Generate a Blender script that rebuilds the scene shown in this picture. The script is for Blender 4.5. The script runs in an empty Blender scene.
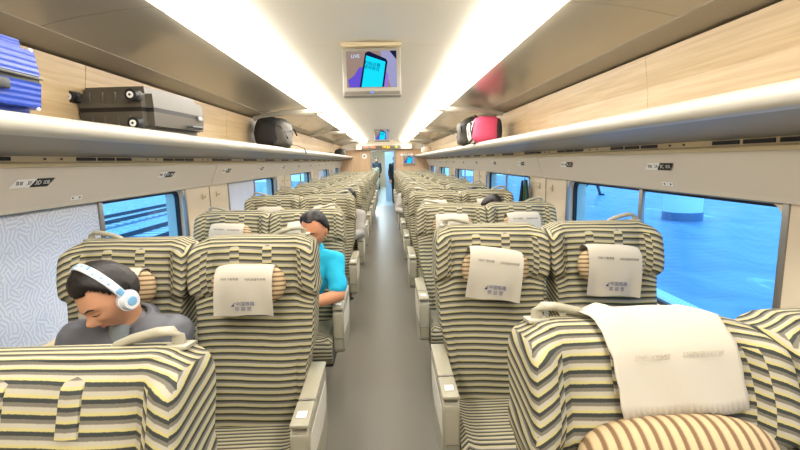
import bpy, bmesh, math, random
from mathutils import Vector, Matrix, Euler, noise
random.seed(7)
C = bpy.context.scene.collection
PI = math.pi
R = math.radians

# ------------------------------------------------------------------ helpers
def lin(c):
    return tuple(((v/12.92) if v <= .04045 else ((v+.055)/1.055)**2.4) for v in c)

def rgb(r, g, b): return lin((r/255, g/255, b/255)) + (1,)

def mat(name, col, rough=.5, metal=0, bump=0, bscale=200, var=0, vscale=8, spec=.5, emit=None, estr=0, coat=0):
    m = bpy.data.materials.new(name); m.use_nodes = True
    nt = m.node_tree; b = nt.nodes['Principled BSDF']
    b.inputs['Base Color'].default_value = col
    b.inputs['Roughness'].default_value = rough
    b.inputs['Metallic'].default_value = metal
    b.inputs['Specular IOR Level'].default_value = spec
    b.inputs['Coat Weight'].default_value = coat
    if emit:
        b.inputs['Emission Color'].default_value = emit
        b.inputs['Emission Strength'].default_value = estr
    tc = nt.nodes.new('ShaderNodeTexCoord')
    if var:
        n = nt.nodes.new('ShaderNodeTexNoise'); n.inputs['Scale'].default_value = vscale; n.inputs['Detail'].default_value = 4
        nt.links.new(tc.outputs['Object'], n.inputs['Vector'])
        mx = nt.nodes.new('ShaderNodeMix'); mx.data_type = 'RGBA'
        mx.inputs[6].default_value = tuple(c*(1-var) for c in col[:3]) + (1,)
        mx.inputs[7].default_value = tuple(min(1, c*(1+var)) for c in col[:3]) + (1,)
        nt.links.new(n.outputs['Fac'], mx.inputs[0]); nt.links.new(mx.outputs[2], b.inputs['Base Color'])
    if bump:
        n = nt.nodes.new('ShaderNodeTexNoise'); n.inputs['Scale'].default_value = bscale
        nt.links.new(tc.outputs['Object'], n.inputs['Vector'])
        bp = nt.nodes.new('ShaderNodeBump'); bp.inputs['Strength'].default_value = bump; bp.inputs['Distance'].default_value = .002
        nt.links.new(n.outputs['Fac'], bp.inputs['Height']); nt.links.new(bp.outputs[0], b.inputs['Normal'])
    return m

def stripes(name, period, stops, wob=.07, rough=.9, wscale=7):
    """woven stripes across UV.x (metres); stops = [(pos, colour)]"""
    m = bpy.data.materials.new(name); m.use_nodes = True
    nt = m.node_tree; b = nt.nodes['Principled BSDF']; L = nt.links.new
    b.inputs['Roughness'].default_value = rough; b.inputs['Specular IOR Level'].default_value = .2
    uv = nt.nodes.new('ShaderNodeUVMap'); sp = nt.nodes.new('ShaderNodeSeparateXYZ'); L(uv.outputs[0], sp.inputs[0])
    tc = nt.nodes.new('ShaderNodeTexCoord')
    n = nt.nodes.new('ShaderNodeTexNoise'); n.inputs['Scale'].default_value = wscale; n.inputs['Detail'].default_value = 2
    L(tc.outputs['Object'], n.inputs['Vector'])
    n2 = nt.nodes.new('ShaderNodeTexNoise'); n2.inputs['Scale'].default_value = 260; n2.inputs['Detail'].default_value = 2
    L(tc.outputs['Object'], n2.inputs['Vector'])
    d = nt.nodes.new('ShaderNodeMath'); d.operation = 'DIVIDE'; d.inputs[1].default_value = period; L(sp.outputs[0], d.inputs[0])
    a = nt.nodes.new('ShaderNodeMath'); a.operation = 'MULTIPLY_ADD'; a.inputs[1].default_value = wob*4; L(n.outputs['Fac'], a.inputs[0]); L(d.outputs[0], a.inputs[2])
    a2 = nt.nodes.new('ShaderNodeMath'); a2.operation = 'MULTIPLY_ADD'; a2.inputs[1].default_value = .07; L(n2.outputs['Fac'], a2.inputs[0]); L(a.outputs[0], a2.inputs[2])
    f = nt.nodes.new('ShaderNodeMath'); f.operation = 'FRACT'; L(a2.outputs[0], f.inputs[0])
    cr = nt.nodes.new('ShaderNodeValToRGB'); e = cr.color_ramp.elements
    e[0].position = stops[0][0]; e[0].color = stops[0][1]
    e[1].position = stops[1][0]; e[1].color = stops[1][1]
    for p, c in stops[2:]:
        q = e.new(p); q.color = c
    L(f.outputs[0], cr.inputs[0])
    mx = nt.nodes.new('ShaderNodeMix'); mx.data_type = 'RGBA'; mx.blend_type = 'MULTIPLY'; mx.inputs[0].default_value = .35
    L(cr.outputs[0], mx.inputs[6]); L(n2.outputs['Fac'], mx.inputs[7]); 
    g = nt.nodes.new('ShaderNodeMix'); g.data_type = 'RGBA'; g.inputs[0].default_value = .5
    L(cr.outputs[0], g.inputs[6]); L(cr.outputs[0], g.inputs[7])
    L(g.outputs[2], b.inputs['Base Color'])
    bp = nt.nodes.new('ShaderNodeBump'); bp.inputs['Strength'].default_value = .25; bp.inputs['Distance'].default_value = .002
    L(n2.outputs['Fac'], bp.inputs['Height']); L(bp.outputs[0], b.inputs['Normal'])
    return m

def emis(name, col, s):
    m = bpy.data.materials.new(name); m.use_nodes = True
    nt = m.node_tree; nt.nodes.remove(nt.nodes['Principled BSDF'])
    e = nt.nodes.new('ShaderNodeEmission'); e.inputs[0].default_value = col; e.inputs[1].default_value = s
    nt.links.new(e.outputs[0], nt.nodes['Material Output'].inputs[0]); return m

def merge(bm, t, mtx=None, mi=0):
    if mtx is not None: t.transform(mtx)
    for f in t.faces: f.material_index = mi
    me = bpy.data.meshes.new('t'); t.to_mesh(me); t.free(); bm.from_mesh(me); bpy.data.meshes.remove(me)

def box(bm, c, s, bev=0, rot=None, seg=2, mi=0, taper=None):
    t = bmesh.new(); bmesh.ops.create_cube(t, size=1)
    for v in t.verts:
        v.co = Vector((v.co.x*s[0], v.co.y*s[1], v.co.z*s[2]))
        if taper and v.co.z > 0: v.co.x *= taper[0]; v.co.y *= taper[1]
    if bev: bmesh.ops.bevel(t, geom=t.edges[:], offset=bev, segments=seg, affect='EDGES', profile=.5)
    m = Matrix.Translation(c)
    if rot is not None: m = m @ Euler(rot).to_matrix().to_4x4()
    merge(bm, t, m, mi)

def cyl(bm, p0, p1, r0, r1=None, n=16, mi=0, caps=True):
    r1 = r0 if r1 is None else r1
    p0, p1 = Vector(p0), Vector(p1); d = p1-p0
    t = bmesh.new(); bmesh.ops.create_cone(t, cap_ends=caps, segments=n, radius1=r0, radius2=r1, depth=d.length)
    merge(bm, t, Matrix.Translation((p0+p1)/2) @ d.to_track_quat('Z', 'Y').to_matrix().to_4x4(), mi)

def ball(bm, c, r, mi=0, u=16, v=10, rot=None):
    t = bmesh.new(); bmesh.ops.create_uvsphere(t, u_segments=u, v_segments=v, radius=1)
    r = (r, r, r) if isinstance(r, (int, float)) else r
    m = Matrix.Translation(c)
    if rot is not None: m = m @ Euler(rot).to_matrix().to_4x4()
    merge(bm, t, m @ Matrix.Diagonal((*r, 1)), mi)

def tube(bm, pts, r, n=10, mi=0, flat=1):
    pts = [Vector(p) for p in pts]; rings = []
    for i, p in enumerate(pts):
        d = (pts[min(i+1, len(pts)-1)] - pts[max(i-1, 0)]).normalized()
        up = Vector((0, 0, 1)) if abs(d.z) < .9 else Vector((0, 1, 0))
        a = d.cross(up).normalized(); b = a.cross(d)
        rr = r[i] if isinstance(r, (list, tuple)) else r
        rings.append([bm.verts.new(p + a*math.cos(k*2*PI/n)*rr + b*math.sin(k*2*PI/n)*rr*flat) for k in range(n)])
    for i in range(len(rings)-1):
        for k in range(n):
            f = bm.faces.new((rings[i][k], rings[i][(k+1) % n], rings[i+1][(k+1) % n], rings[i+1][k])); f.material_index = mi
    for rg in (rings[0][::-1], rings[-1]):
        f = bm.faces.new(rg); f.material_index = mi

def quad(bm, pts, mi=0):
    f = bm.faces.new([bm.verts.new(p) for p in pts]); f.material_index = mi; return f

def extrude_profile(bm, prof, y0, y1, mi=0, mis=None, closed=True, caps=True):
    """prof = [(x, z)], swept along Y"""
    a = [bm.verts.new((x, y0, z)) for x, z in prof]; b = [bm.verts.new((x, y1, z)) for x, z in prof]
    n = len(prof)
    for i in range(n if closed else n-1):
        f = bm.faces.new((a[i], a[(i+1) % n], b[(i+1) % n], b[i])); f.material_index = mis[i] if mis else mi
    if closed and caps:
        bm.faces.new(a[::-1]).material_index = mi; bm.faces.new(b).material_index = mi

def obj(name, bm, mats, parent=None, smooth=True, angle=40, loc=None, stripe=None):
    bmesh.ops.recalc_face_normals(bm, faces=bm.faces[:])
    if stripe:
        uvl = bm.loops.layers.uv.verify()
        for f in bm.faces:
            for l in f.loops: l[uvl].uv = stripe(l.vert.co, f.normal)
    me = bpy.data.meshes.new(name); bm.to_mesh(me); bm.free()
    if not isinstance(mats, (list, tuple)): mats = [mats]
    for m in mats: me.materials.append(m)
    if smooth:
        for p in me.polygons: p.use_smooth = True
        me.set_sharp_from_angle(angle=R(angle))
    o = bpy.data.objects.new(name, me); C.objects.link(o)
    if parent: o.parent = parent
    if loc: o.location = loc
    return o

def tag(o, label, cat, group=None):
    o['label'] = label; o['category'] = cat
    if group: o['group'] = group
    return o

def thing(name, label, cat, loc=(0, 0, 0), group=None, rz=0):
    o = bpy.data.objects.new(name, None); C.objects.link(o); o.location = loc; o.rotation_euler.z = rz
    o.empty_display_size = .1
    return tag(o, label, cat, group)

def struct(name, bm, m, parent=None, smooth=False, **k):
    o = obj(name, bm, m, parent, smooth, **k)
    if not parent: o['kind'] = 'structure'
    return o

def copy_tree(o, parent=None):
    c = o.copy(); C.objects.link(c)
    if parent: c.parent = parent
    for ch in list(o.children): copy_tree(ch, c)
    return c

def text_bm(bm, s, size, mtx, mi=0, ax='CENTER', ay='CENTER', shear=0, extrude=0.0003):
    cu = bpy.data.curves.new('txt', 'FONT'); cu.body = s; cu.size = size; cu.align_x = ax; cu.align_y = ay; cu.shear = shear
    cu.extrude = extrude; cu.resolution_u = 2
    o = bpy.data.objects.new('txt', cu); C.objects.link(o)
    dg = bpy.context.evaluated_depsgraph_get(); me = bpy.data.meshes.new_from_object(o.evaluated_get(dg))
    t = bmesh.new(); t.from_mesh(me); bpy.data.meshes.remove(me)
    bpy.data.objects.remove(o); bpy.data.curves.remove(cu)
    merge(bm, t, mtx, mi)

def basis(origin, xdir, ydir):
    x = Vector(xdir).normalized(); z = x.cross(Vector(ydir)).normalized(); y = z.cross(x)
    m = Matrix((x, y, z)).transposed().to_4x4(); m.translation = Vector(origin); return m

ORD = ['', 'first', 'second', 'third', 'fourth', 'fifth', 'sixth', 'seventh', 'eighth', 'ninth', 'tenth', 'eleventh', 'twelfth']

# ------------------------------------------------------------------ materials
DK = rgb(56, 59, 56); TP = rgb(108, 103, 92); CR = rgb(166, 161, 144); YE = rgb(178, 167, 114)
M_seat = stripes('striped_upholstery', .0275, [(0, CR), (.24, CR), (.30, TP), (.50, TP), (.55, DK), (.78, DK), (.82, YE), (1, YE)])
M_cush = stripes('striped_cushion_upholstery', .024, [(0, CR), (.30, CR), (.36, TP), (.55, TP), (.60, DK), (.84, DK), (.88, YE), (1, YE)])
M_pil = stripes('pillow_stripes', .019, [(0, rgb(188, 166, 130)), (.5, rgb(188, 166, 130)), (.6, rgb(116, 92, 68)), (.85, rgb(116, 92, 68)), (.95, rgb(168, 142, 108)), (1, rgb(168, 142, 108))], wob=.05)
M_cloth = mat('white_cloth', rgb(186, 179, 163), .9, bump=.2, bscale=400)
M_ink = mat('navy_print', rgb(45, 55, 110), .8)
M_inkb = mat('black_print', rgb(50, 48, 48), .8)
M_faint = mat('faint_grey_print', rgb(190, 182, 165), .9)
M_plas = mat('cream_plastic', rgb(158, 153, 133), .35)
M_plas2 = mat('cream_plastic_side', rgb(158, 153, 134), .5)
M_metal = mat('grey_metal', rgb(150, 148, 142), .35, .7)
M_dark = mat('dark_plastic', rgb(45, 45, 45), .5)
M_black = mat('black_rubber', rgb(18, 18, 20), .5)
M_wall = mat('wall_panel', rgb(224, 209, 184), .45)
M_panel = mat('window_head_panel', rgb(212, 203, 188), .5)
M_trimc = mat('cream_trim', rgb(226, 210, 172), .4)
M_rib = mat('rib_cream', rgb(168, 162, 146), .45)
M_rack = mat('rack_underside', rgb(142, 138, 130), .4, bump=.15, bscale=300)
M_roll = mat('rack_edge', rgb(182, 177, 164), .3, .1)
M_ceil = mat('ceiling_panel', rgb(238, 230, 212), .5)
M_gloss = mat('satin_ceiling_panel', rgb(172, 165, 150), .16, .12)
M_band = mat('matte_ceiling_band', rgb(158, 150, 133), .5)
M_white = mat('white_plastic', rgb(235, 235, 232), .4)
M_light = emis('lamp_diffuser', (1, .945, .86, 1), 12)
M_green = mat('green_sign', rgb(80, 140, 60), .4)

def wood(name, c1, c2):
    m = bpy.data.materials.new(name); m.use_nodes = True; nt = m.node_tree; b = nt.nodes['Principled BSDF']; L = nt.links.new
    tc = nt.nodes.new('ShaderNodeTexCoord'); mp = nt.nodes.new('ShaderNodeMapping'); mp.inputs['Scale'].default_value = (30, 1.2, 30)
    L(tc.outputs['Object'], mp.inputs[0])
    n = nt.nodes.new('ShaderNodeTexNoise'); n.inputs['Scale'].default_value = 1.6; n.inputs['Detail'].default_value = 5; n.inputs['Distortion'].default_value = .4
    L(mp.outputs[0], n.inputs['Vector'])
    cr = nt.nodes.new('ShaderNodeValToRGB'); cr.color_ramp.elements[0].position = .3; cr.color_ramp.elements[0].color = c1
    cr.color_ramp.elements[1].position = .7; cr.color_ramp.elements[1].color = c2
    L(n.outputs['Fac'], cr.inputs[0]); L(cr.outputs[0], b.inputs['Base Color']); b.inputs['Roughness'].default_value = .4
    return m, mp
M_wood, _ = wood('pale_wood', rgb(176, 150, 110), rgb(196, 172, 132))
M_woodend, _mp = wood('end_wall_wood', rgb(196, 160, 120), rgb(214, 182, 145)); _mp.inputs['Scale'].default_value = (30, 30, 1.5)

def floor_mat():
    m = mat('speckled_floor', rgb(140, 130, 108), .33, spec=.5)
    nt = m.node_tree; b = nt.nodes['Principled BSDF']; L = nt.links.new
    tc = nt.nodes.new('ShaderNodeTexCoord')
    n = nt.nodes.new('ShaderNodeTexNoise'); n.inputs['Scale'].default_value = 180; n.inputs['Detail'].default_value = 3; L(tc.outputs['Object'], n.inputs['Vector'])
    cr = nt.nodes.new('ShaderNodeValToRGB'); cr.color_ramp.elements[0].position = .35; cr.color_ramp.elements[0].color = rgb(106, 101, 90)
    cr.color_ramp.elements[1].position = .65; cr.color_ramp.elements[1].color = rgb(126, 120, 107)
    L(n.outputs['Fac'], cr.inputs[0]); L(cr.outputs[0], b.inputs['Base Color']); return m
M_floor = floor_mat()

def glass_mat():
    m = bpy.data.materials.new('tinted_glass'); m.use_nodes = True; nt = m.node_tree; L = nt.links.new
    nt.nodes.remove(nt.nodes['Principled BSDF'])
    t = nt.nodes.new('ShaderNodeBsdfTransparent'); t.inputs[0].default_value = (.62, .84, 1, 1)
    g = nt.nodes.new('ShaderNodeBsdfGlossy'); g.inputs['Roughness'].default_value = .03
    lw = nt.nodes.new('ShaderNodeLayerWeight'); lw.inputs[0].default_value = .5
    pw = nt.nodes.new('ShaderNodeMath'); pw.operation = 'POWER'; pw.inputs[1].default_value = 5; L(lw.outputs['Facing'], pw.inputs[0])
    fr = nt.nodes.new('ShaderNodeMath'); fr.operation = 'MULTIPLY_ADD'; fr.inputs[1].default_value = .5; fr.inputs[2].default_value = .03; L(pw.outputs[0], fr.inputs[0])
    mx = nt.nodes.new('ShaderNodeMixShader'); L(fr.outputs[0], mx.inputs[0]); L(t.outputs[0], mx.inputs[1]); L(g.outputs[0], mx.inputs[2])
    L(mx.outputs[0], nt.nodes['Material Output'].inputs[0]); return m
M_glass = glass_mat()

def blind_mat():
    m = bpy.data.materials.new('patterned_blind'); m.use_nodes = True; nt = m.node_tree; L = nt.links.new
    b = nt.nodes['Principled BSDF']; b.inputs['Roughness'].default_value = .9
    tc = nt.nodes.new('ShaderNodeTexCoord')
    v = nt.nodes.new('ShaderNodeTexVoronoi'); v.inputs['Scale'].default_value = 24; v.inputs['Randomness'].default_value = 1; L(tc.outputs['Object'], v.inputs['Vector'])
    sx = nt.nodes.new('ShaderNodeSeparateXYZ'); L(tc.outputs['Object'], sx.inputs[0])
    # every cell draws short sticks at its own angle
    sc = nt.nodes.new('ShaderNodeSeparateColor'); L(v.outputs['Color'], sc.inputs[0])
    an = nt.nodes.new('ShaderNodeMath'); an.operation = 'MULTIPLY'; an.inputs[1].default_value = 6.283; L(sc.outputs[0], an.inputs[0])
    co = nt.nodes.new('ShaderNodeMath'); co.operation = 'COSINE'; L(an.outputs[0], co.inputs[0])
    si = nt.nodes.new('ShaderNodeMath'); si.operation = 'SINE'; L(an.outputs[0], si.inputs[0])
    m1 = nt.nodes.new('ShaderNodeMath'); m1.operation = 'MULTIPLY'; L(sx.outputs[1], m1.inputs[0]); L(co.outputs[0], m1.inputs[1])
    m2 = nt.nodes.new('ShaderNodeMath'); m2.operation = 'MULTIPLY_ADD'; L(sx.outputs[2], m2.inputs[0]); L(si.outputs[0], m2.inputs[1]); L(m1.outputs[0], m2.inputs[2])
    m3 = nt.nodes.new('ShaderNodeMath'); m3.operation = 'MULTIPLY'; m3.inputs[1].default_value = 330; L(m2.outputs[0], m3.inputs[0])
    s3 = nt.nodes.new('ShaderNodeMath'); s3.operation = 'SINE'; L(m3.outputs[0], s3.inputs[0])
    cr = nt.nodes.new('ShaderNodeValToRGB'); cr.color_ramp.elements[0].position = .42; cr.color_ramp.elements[0].color = rgb(230, 227, 228)
    cr.color_ramp.elements[1].position = .62; cr.color_ramp.elements[1].color = rgb(250, 247, 242)
    h = nt.nodes.new('ShaderNodeMath'); h.operation = 'MULTIPLY_ADD'; h.inputs[1].default_value = .5; h.inputs[2].default_value = .5; L(s3.outputs[0], h.inputs[0])
    L(h.outputs[0], cr.inputs[0]); L(cr.outputs[0], b.inputs['Base Color'])
    tr = nt.nodes.new('ShaderNodeBsdfTranslucent'); L(cr.outputs[0], tr.inputs[0])
    mx = nt.nodes.new('ShaderNodeMixShader'); mx.inputs[0].default_value = .35; L(b.outputs[0], mx.inputs[1]); L(tr.outputs[0], mx.inputs[2])
    L(mx.outputs[0], nt.nodes['Material Output'].inputs[0]); return m
M_blind = blind_mat()

def perf_mat():
    m = mat('perforated_plastic', rgb(214, 208, 192), .5)
    nt = m.node_tree; b = nt.nodes['Principled BSDF']; L = nt.links.new
    tc = nt.nodes.new('ShaderNodeTexCoord'); v = nt.nodes.new('ShaderNodeTexVoronoi'); v.inputs['Scale'].default_value = 75; v.inputs['Randomness'].default_value = 0
    L(tc.outputs['Object'], v.inputs['Vector'])
    cr = nt.nodes.new('ShaderNodeValToRGB'); cr.color_ramp.elements[0].position = .25; cr.color_ramp.elements[0].color = rgb(150, 145, 132)
    cr.color_ramp.elements[1].position = .4; cr.color_ramp.elements[1].color = rgb(214, 209, 194)
    L(v.outputs['Distance'], cr.inputs[0]); L(cr.outputs[0], b.inputs['Base Color']); return m
M_perf = perf_mat()

# ------------------------------------------------------------------ camera
H = 1.55
cam = bpy.data.cameras.new('camera'); co = bpy.data.objects.new('camera', cam); C.objects.link(co)
cam.sensor_width = 36; cam.lens = 440/800*36; cam.clip_start = .02
Rm = Matrix.Rotation(R(-1.56), 4, 'Z') @ Matrix.Rotation(R(90-8.35), 4, 'X') @ Matrix.Rotation(R(-1.3), 4, 'Z')
co.matrix_world = Matrix.Translation((.07, 0, H)) @ Rm
bpy.context.scene.camera = co

# ------------------------------------------------------------------ room shell
YA, YB = -2.4, 15.3            # coach interior from behind the camera to the end wall
bm = bmesh.new(); box(bm, (0, (YA+YB)/2, -.05), (3.2, YB-YA, .1)); struct('floor', bm, M_floor)

WIN = [(-1.36, .59)] + [(1.57+2.93*k, 3.52+2.93*k) for k in range(4)] + [(13.29, 14.9)]
Z0, Z1 = .72, 1.36
SEAM = [(.59+1.57)/2] + [(3.52+2.93*k + 4.5+2.93*k)/2 for k in range(4)]

def rrect(y0, y1, z0, z1, r, n=6):
    pts = []
    for cy, cz, a0 in ((y1-r, z1-r, 0), (y0+r, z1-r, 90), (y0+r, z0+r, 180), (y1-r, z0+r, 270)):
        for k in range(n+1):
            a = R(a0+90*k/n); pts.append((cy+r*math.cos(a), cz+r*math.sin(a)))
    return pts

def wall_side(s, name):
    bm = bmesh.new(); X = 1.53
    zb, zt = .66, 1.40
    # lower wall, with a ledge
    extrude_profile(bm, [(s*1.50, -.0), (s*1.50, .64), (s*X, .66), (s*1.68, .66), (s*1.68, 0)], YA, YB)
    cells = []
    ycuts = [YA] + [c for c in SEAM] + [YB]
    ws = [w for w in WIN]
    cuts = [YA]
    for i in range(len(ws)-1): cuts.append((ws[i][1]+ws[i+1][0])/2)
    cuts.append(YB)
    for (w0, w1), c0, c1 in zip(ws, cuts[:-1], cuts[1:]):
        inner = rrect(w0, w1, Z0, Z1, .07)
        cy, cz = (w0+w1)/2, (Z0+Z1)/2
        outer = []
        for y, z in inner:
            # push out to the cell's rectangle
            oy = c1 if y > w1-.0701 else (c0 if y < w0+.0701 else y)
            oz = zt if z > Z1-.0701 else (zb if z < Z0+.0701 else z)
            outer.append((oy, oz))
        n = len(inner)
        # corner arcs: first half follows the side, second half the top / bottom
        k = 7
        out2 = []
        for ci, (cy2, cz2) in enumerate(((c1, zt), (c0, zt), (c0, zb), (c1, zb))):
            for j in range(k):
                y, z = inner[ci*k+j]
                if j < 3: out2.append((cy2, z) if ci in (0, 2) else (y, cz2))
                elif j == 3: out2.append((cy2, cz2))
                else: out2.append((y, cz2) if ci in (0, 2) else (cy2, z))
        vi = [bm.verts.new((s*X, y, z)) for y, z in inner]; vo = [bm.verts.new((s*X, y, z)) for y, z in out2]
        vr = [bm.verts.new((s*1.60, y, z)) for y, z in inner]
        for j in range(n):
            j2 = (j+1) % n
            bm.faces.new((vi[j], vi[j2], vo[j2], vo[j]))
            bm.faces.new((vi[j], vr[j], vr[j2], vi[j2]))
        # outer skin around the opening
        ve = [bm.verts.new((s*1.68, y, z)) for y, z in inner]; vx = [bm.verts.new((s*1.68, y, z)) for y, z in out2]
        for j in range(n):
            j2 = (j+1) % n
            bm.faces.new((vr[j], ve[j], ve[j2], vr[j2])); bm.faces.new((ve[j], vx[j], vx[j2], ve[j2]))
    # upper wall behind the rack
    extrude_profile(bm, [(s*X, 1.40), (s*1.53, 1.72), (s*1.68, 1.72), (s*1.68, 1.40)], YA, YB)
    struct(name, bm, M_wall)
    # dark seams between wall panels: shallow grooves strips, and the seam continues over the head panel
    return

for s, nm in ((-1, 'wall_left'), (1, 'wall_right')): wall_side(s, nm)

def head_panel(s, idx):
    side = 'left' if s < 0 else 'right'
    # sloped panel above the windows in 5 lengths, each between seams
    edges = [YA] + SEAM + [YB]
    bm = bmesh.new()
    for a, b in zip(edges[:-1], edges[1:]):
        extrude_profile(bm, [(s*1.505, 1.365), (s*1.50, 1.385), (s*1.435, 1.555), (s*1.53, 1.56), (s*1.53, 1.365)], a+.003, b-.003)
    struct('trim_%d' % idx, bm, M_panel)
    bm = bmesh.new()
    extrude_profile(bm, [(s*1.430, 1.556), (s*1.422, 1.572), (s*1.43, 1.579), (s*1.43, 1.603), (s*1.53, 1.603), (s*1.53, 1.556)], YA, YB)
    y = -2.0
    while y < YB-.6:
        for k in range(3):
            box(bm, (s*1.4285, y+.07+k*.16, 1.591), (.006, .14, .016), mi=1)
        for yy in (y-.1, y-.2): box(bm, (s*1.4285, yy, 1.591), (.004, .012, .008), mi=1)
        y += .84
    struct('trim_%d' % (idx+1), bm, [M_trimc, M_black])

head_panel(-1, 1); head_panel(1, 3)

# pillar seams as thin raised strips of darker joint
for s, i in ((-1, 5), (1, 6)):
    bm = bmesh.new()
    for y in SEAM:
        box(bm, (s*1.528, y, 1.03), (.006, .006, .66))
    struct('trim_%d' % i, bm, mat('joint_grey', rgb(150, 140, 120), .6))

# rack: fixed shelf along each side
def rack(s, name):
    bm = bmesh.new()
    n = 10; prof = [(1.50, 1.604), (1.43, 1.604), (1.11, 1.657)]
    cx, cz = 1.095, 1.693
    prof2 = []
    for k in range(n+1):
        a = R(-110 - 160*k/n)
        prof2.append((cx+.032*math.cos(a)-.0, cz+.036*math.sin(a)))
    top = [(1.12, 1.715), (1.50, 1.715)]
    pr = prof + prof2 + top
    mis = [0]*2 + [1]*(n+3) + [0]
    pr = [(s*x, z) for x, z in pr]
    mis = (mis + [0]*20)[:len(pr)]
    extrude_profile(bm, pr, YA, YB-.01, mis=mis)
    o = struct(name, bm, [M_rack, M_roll], smooth=True, angle=35)
    return o
rack(-1, 'trim_7'); rack(1, 'trim_8')

# wood wall above the rack, in panels
for s, i in ((-1, 9), (1, 10)):
    bm = bmesh.new()
    e = [YA, .35, 2.38, 4.4, 6.43, 8.45, 10.5, 12.5, 14.4, YB]
    for a, b in zip(e[:-1], e[1:]):
        extrude_profile(bm, [(s*1.475, 1.716), (s*1.47, 1.9), (s*1.445, 2.063), (s*1.53, 2.063), (s*1.53, 1.716)], a+.0015, b-.0015)
    struct('trim_%d' % i, bm, M_wood)

# ceiling: centre panel, glossy slopes, bands
bm = bmesh.new()
cp = [(-.64, 2.200), (-.5, 2.235), (-.35, 2.258), (-.18, 2.272), (0, 2.277), (.18, 2.272), (.35, 2.258), (.5, 2.235), (.64, 2.200)]
joints = [YA, .2, 2.85, 4.6, 6.3, 8.0, 9.8, 11.6, 13.4, YB]
for a, b in zip(joints[:-1], joints[1:]):
    extrude_profile(bm, cp + [(.64, 2.31), (-.64, 2.31)], a+.002, b-.002)
box(bm, (0, (YA+YB)/2, 2.33), (3.36, YB-YA, .05))
for s in (-1, 1):
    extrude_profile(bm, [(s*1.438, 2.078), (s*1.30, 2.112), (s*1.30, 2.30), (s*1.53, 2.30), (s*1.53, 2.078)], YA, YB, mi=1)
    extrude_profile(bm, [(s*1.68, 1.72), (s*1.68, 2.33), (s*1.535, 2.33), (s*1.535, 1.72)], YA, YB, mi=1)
    st = [YA, 1.90, 5.15, 8.8, 12.4, YB]
    for a, b in zip(st[:-1], st[1:]):
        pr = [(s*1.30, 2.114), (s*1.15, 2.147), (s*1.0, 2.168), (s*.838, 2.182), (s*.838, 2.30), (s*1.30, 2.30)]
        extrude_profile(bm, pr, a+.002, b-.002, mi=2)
bmesh.ops.recalc_face_normals(bm, faces=bm.faces[:])
struct('ceiling', bm, [M_ceil, M_band, M_gloss], smooth=True, angle=20)

# lamps: one cover between each pair of struts
SIDE = {-1: 'left', 1: 'right'}
st = [YA, 1.90, 5.15, 8.8, 12.4, YB]
names = ['behind the viewer', 'nearest', 'second', 'third', 'farthest']
for s in (-1, 1):
    for i, (a, b) in enumerate(zip(st[:-1], st[1:])):
        t = thing('ceiling_light', '%s long glowing ceiling light cover on the %s of the aisle' % (names[i], SIDE[s]), 'ceiling light', (s*.72, (a+b)/2-(.2 if i == 4 else 0), 2.20), 'ceiling light covers')
        L2 = (b-a)/2-.02-(.22 if i == 4 else 0)
        bm = bmesh.new()
        pr = [(s*.110, -.016), (s*.09, -.036), (s*.0, -.044), (-s*.11, -.042), (-s*.155, -.030), (-s*.17, -.008), (-s*.17, .03), (s*.110, .03)]
        extrude_profile(bm, pr, -L2, L2)
        obj('light_diffuser', bm, M_light, t, smooth=False)
        bm = bmesh.new(); box(bm, (s*.114, 0, -.004), (.006, L2*2, .03)); obj('light_frame', bm, M_trimc, t)
    for i, y in enumerate(st[2:-1]):
        t = thing('ceiling_rib', '%s cream rib crossing the %s ceiling slope with rounded end cap' % (['nearest', 'middle', 'farthest'][i], SIDE[s]), 'ceiling rib', (s*.69, y, 2.16), 'ceiling ribs')
        bm = bmesh.new()
        tube(bm, [(s*.0, 0, -.044), (s*.36, 0, -.044), (s*.56, 0, -.066), (s*.73, 0, -.108)], .017, 10, flat=1.7)
        obj('rib_bar', bm, M_rib, t)
        bm = bmesh.new(); box(bm, (-s*.0, 0, -.036), (.12, .07, .055), .018); obj('end_cap', bm, M_rib, t)

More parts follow.
